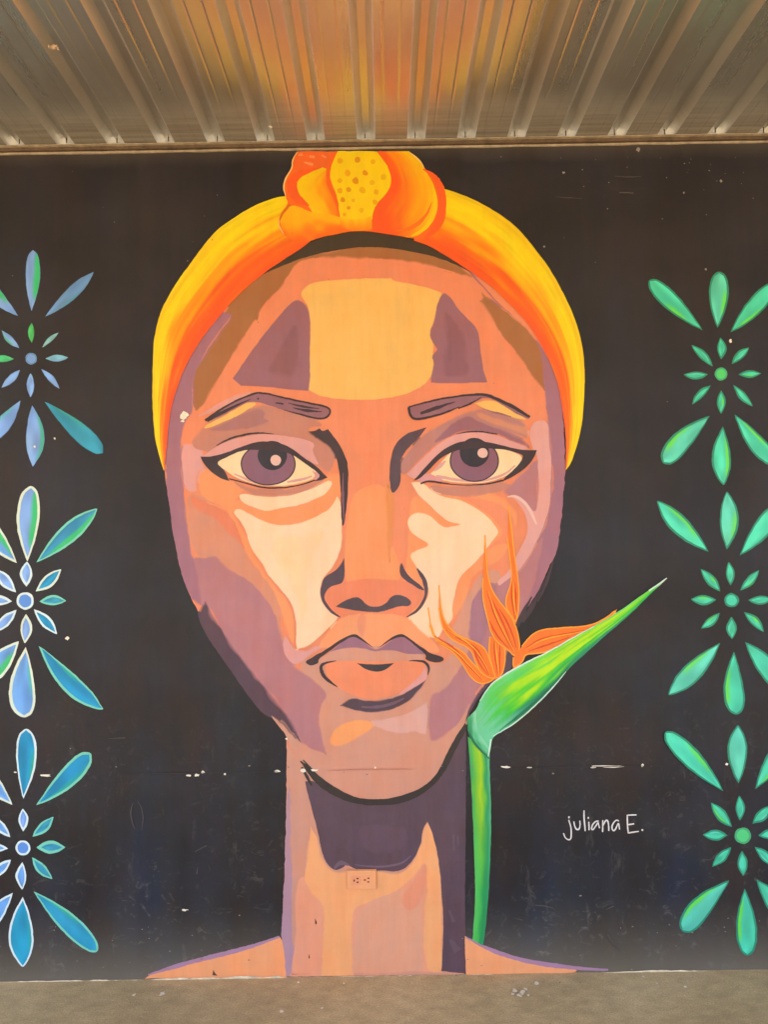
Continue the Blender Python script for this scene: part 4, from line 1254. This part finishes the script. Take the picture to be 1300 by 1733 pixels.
o = mesh_obj('paint_speck', verts, faces, paint((140, 126, 114)), WALL)
o['kind'] = 'stuff'

strokes('scratch', (86, 78, 74), [("1040,300 1060,301 1085,300", [.5, 1.6, .5]), ("1048,327 1072,328", [1.6, 2.4]), ("940,334 960,336 985,337", [.5, 1.4, .5]), ("185,1249 212,1248", [.6, 1.6]),
        ("226,1358 221,1372 224,1390 229,1402", [.8, 1.6, 1.6, .8]), ("233,1356 241,1366 243,1386 240,1404", [.5, 1.3, 1.3, .5]), ("330,1440 350,1430", [.6, 1.6]), ("335,1466 333,1478", [.6, 1.8]),
        ("995,1532 995,1565", [.5, 1.2]), ("905,1530 935,1534 940,1540", [1.2, 2, .6]), ("1025,1538 1038,1532", [.8, 2.2]), ("1028,1580 1040,1600 1050,1608", [2.2, 4, .8]), ("870,1552 885,1556", [.6, 2])], WALL, True)
strokes('seam', (58, 52, 50), [("200,1309 300,1308 420,1306 470,1305", [.8, 1.2, 1, .8]), ("840,1300 900,1299 1000,1297 1120,1295", [.8, 1.2, 1.2, .8])], WALL, True)
strokes('seam', (196, 126, 100), [("552,1303 600,1302 640,1301 700,1301", [.5, 1.6, 1.4, .5])], WALL, True)

# ragged cream paint line where the wall meets the ground
verts, faces = [], []
xs = np.arange(-WX, WX, .012)
hh = [max(.0004, .009 * (NG(x * 3.1, 2.0) + .25) + .012 * max(0, NH(x * 17, 7.0)) * max(0, NG(x * 5, 9) + .4) + .003 * NG(x * 60, 3)) * (1.5 if x < -.4 else .9) for x in xs]
for x, h in zip(xs, hh):
    verts += [(x, -.0062, 0.0005), (x, -.0062 + .0008, h)]
for i in range(len(xs) - 1):
    faces.append((2 * i, 2 * i + 2, 2 * i + 3, 2 * i + 1))
fix_facing(verts, faces)
mesh_obj('base_paint_line', verts, faces, plain('cream_drips', (0.60, 0.52, 0.38), .8, 0, .35, 25), WALL)

# dried paint drops on the pavement
def ground_point(x, y):
    d = ray(x, y)
    k = -CAM.z / d.z
    return CAM + d * k
def drop(x, y, r, seed, asp=1.6):
    p = ground_point(x, y)
    rr = np.random.RandomState(seed)
    n = 10
    verts = [(p.x, p.y, .0045)]
    for i in range(n):
        a = i * 2 * math.pi / n
        q = r * .8 * MM * rr.uniform(.45, 1.3)
        verts.append((p.x + math.cos(a) * q * asp, p.y + math.sin(a) * q * 2.0, .004))
    mesh_obj('paint_drop', verts, [(0, 1 + i, 1 + (i + 1) % n) for i in range(n)], M_CHIP, PAVE)
for k, (x, y, r) in enumerate(((477, 1714, 3.4), (274, 1684, 3.6), (226, 1686, 2.4), (505, 1664, 2.2), (582, 1666, 1.6), (909, 1665, 4.2), (872, 1678, 4.0), (884, 1681, 4.2), (879, 1686, 3.4), (890, 1676, 2.6), (868, 1684, 2.2), (895, 1686, 1.8), (1161, 1672, 2.6), (1113, 1666, 1.2), (545, 1708, 1.4), (1090, 1655, 1.6))):
    drop(x, y, r, 60 + k)

# grit and dust crumbs lying about on the concrete
M_GRIT = plain('pale_grit', (0.50, 0.44, 0.34), .9, 0, .5, 200)
M_GRIT2 = plain('dark_grit', (0.12, 0.10, 0.08), .9, 0, .4, 200)
rs = np.random.RandomState(77)
for mat, count in ((M_GRIT, 420), (M_GRIT2, 300)):
    verts, faces = [], []
    for _ in range(count):
        x, y = rs.uniform(-1.9, 1.9), -abs(rs.normal(0, .22)) - .004
        r = rs.uniform(.0006, .0019) * (1.6 if rs.rand() < .08 else 1)
        k = len(verts)
        a0 = rs.uniform(0, 6)
        for i in range(5):
            a = a0 + i * 2 * math.pi / 5
            q = r * rs.uniform(.6, 1.3)
            verts.append((x + math.cos(a) * q, y + math.sin(a) * q * 1.4, .0002))
        verts.append((x + rs.uniform(-.3, .3) * r, y + rs.uniform(-.3, .3) * r, .0002 + r * rs.uniform(.4, .9)))
        faces += [(k + i, k + (i + 1) % 5, k + 5) for i in range(5)]
    o = mesh_obj('grit', verts, faces, mat, PAVE)
    o['kind'] = 'stuff'
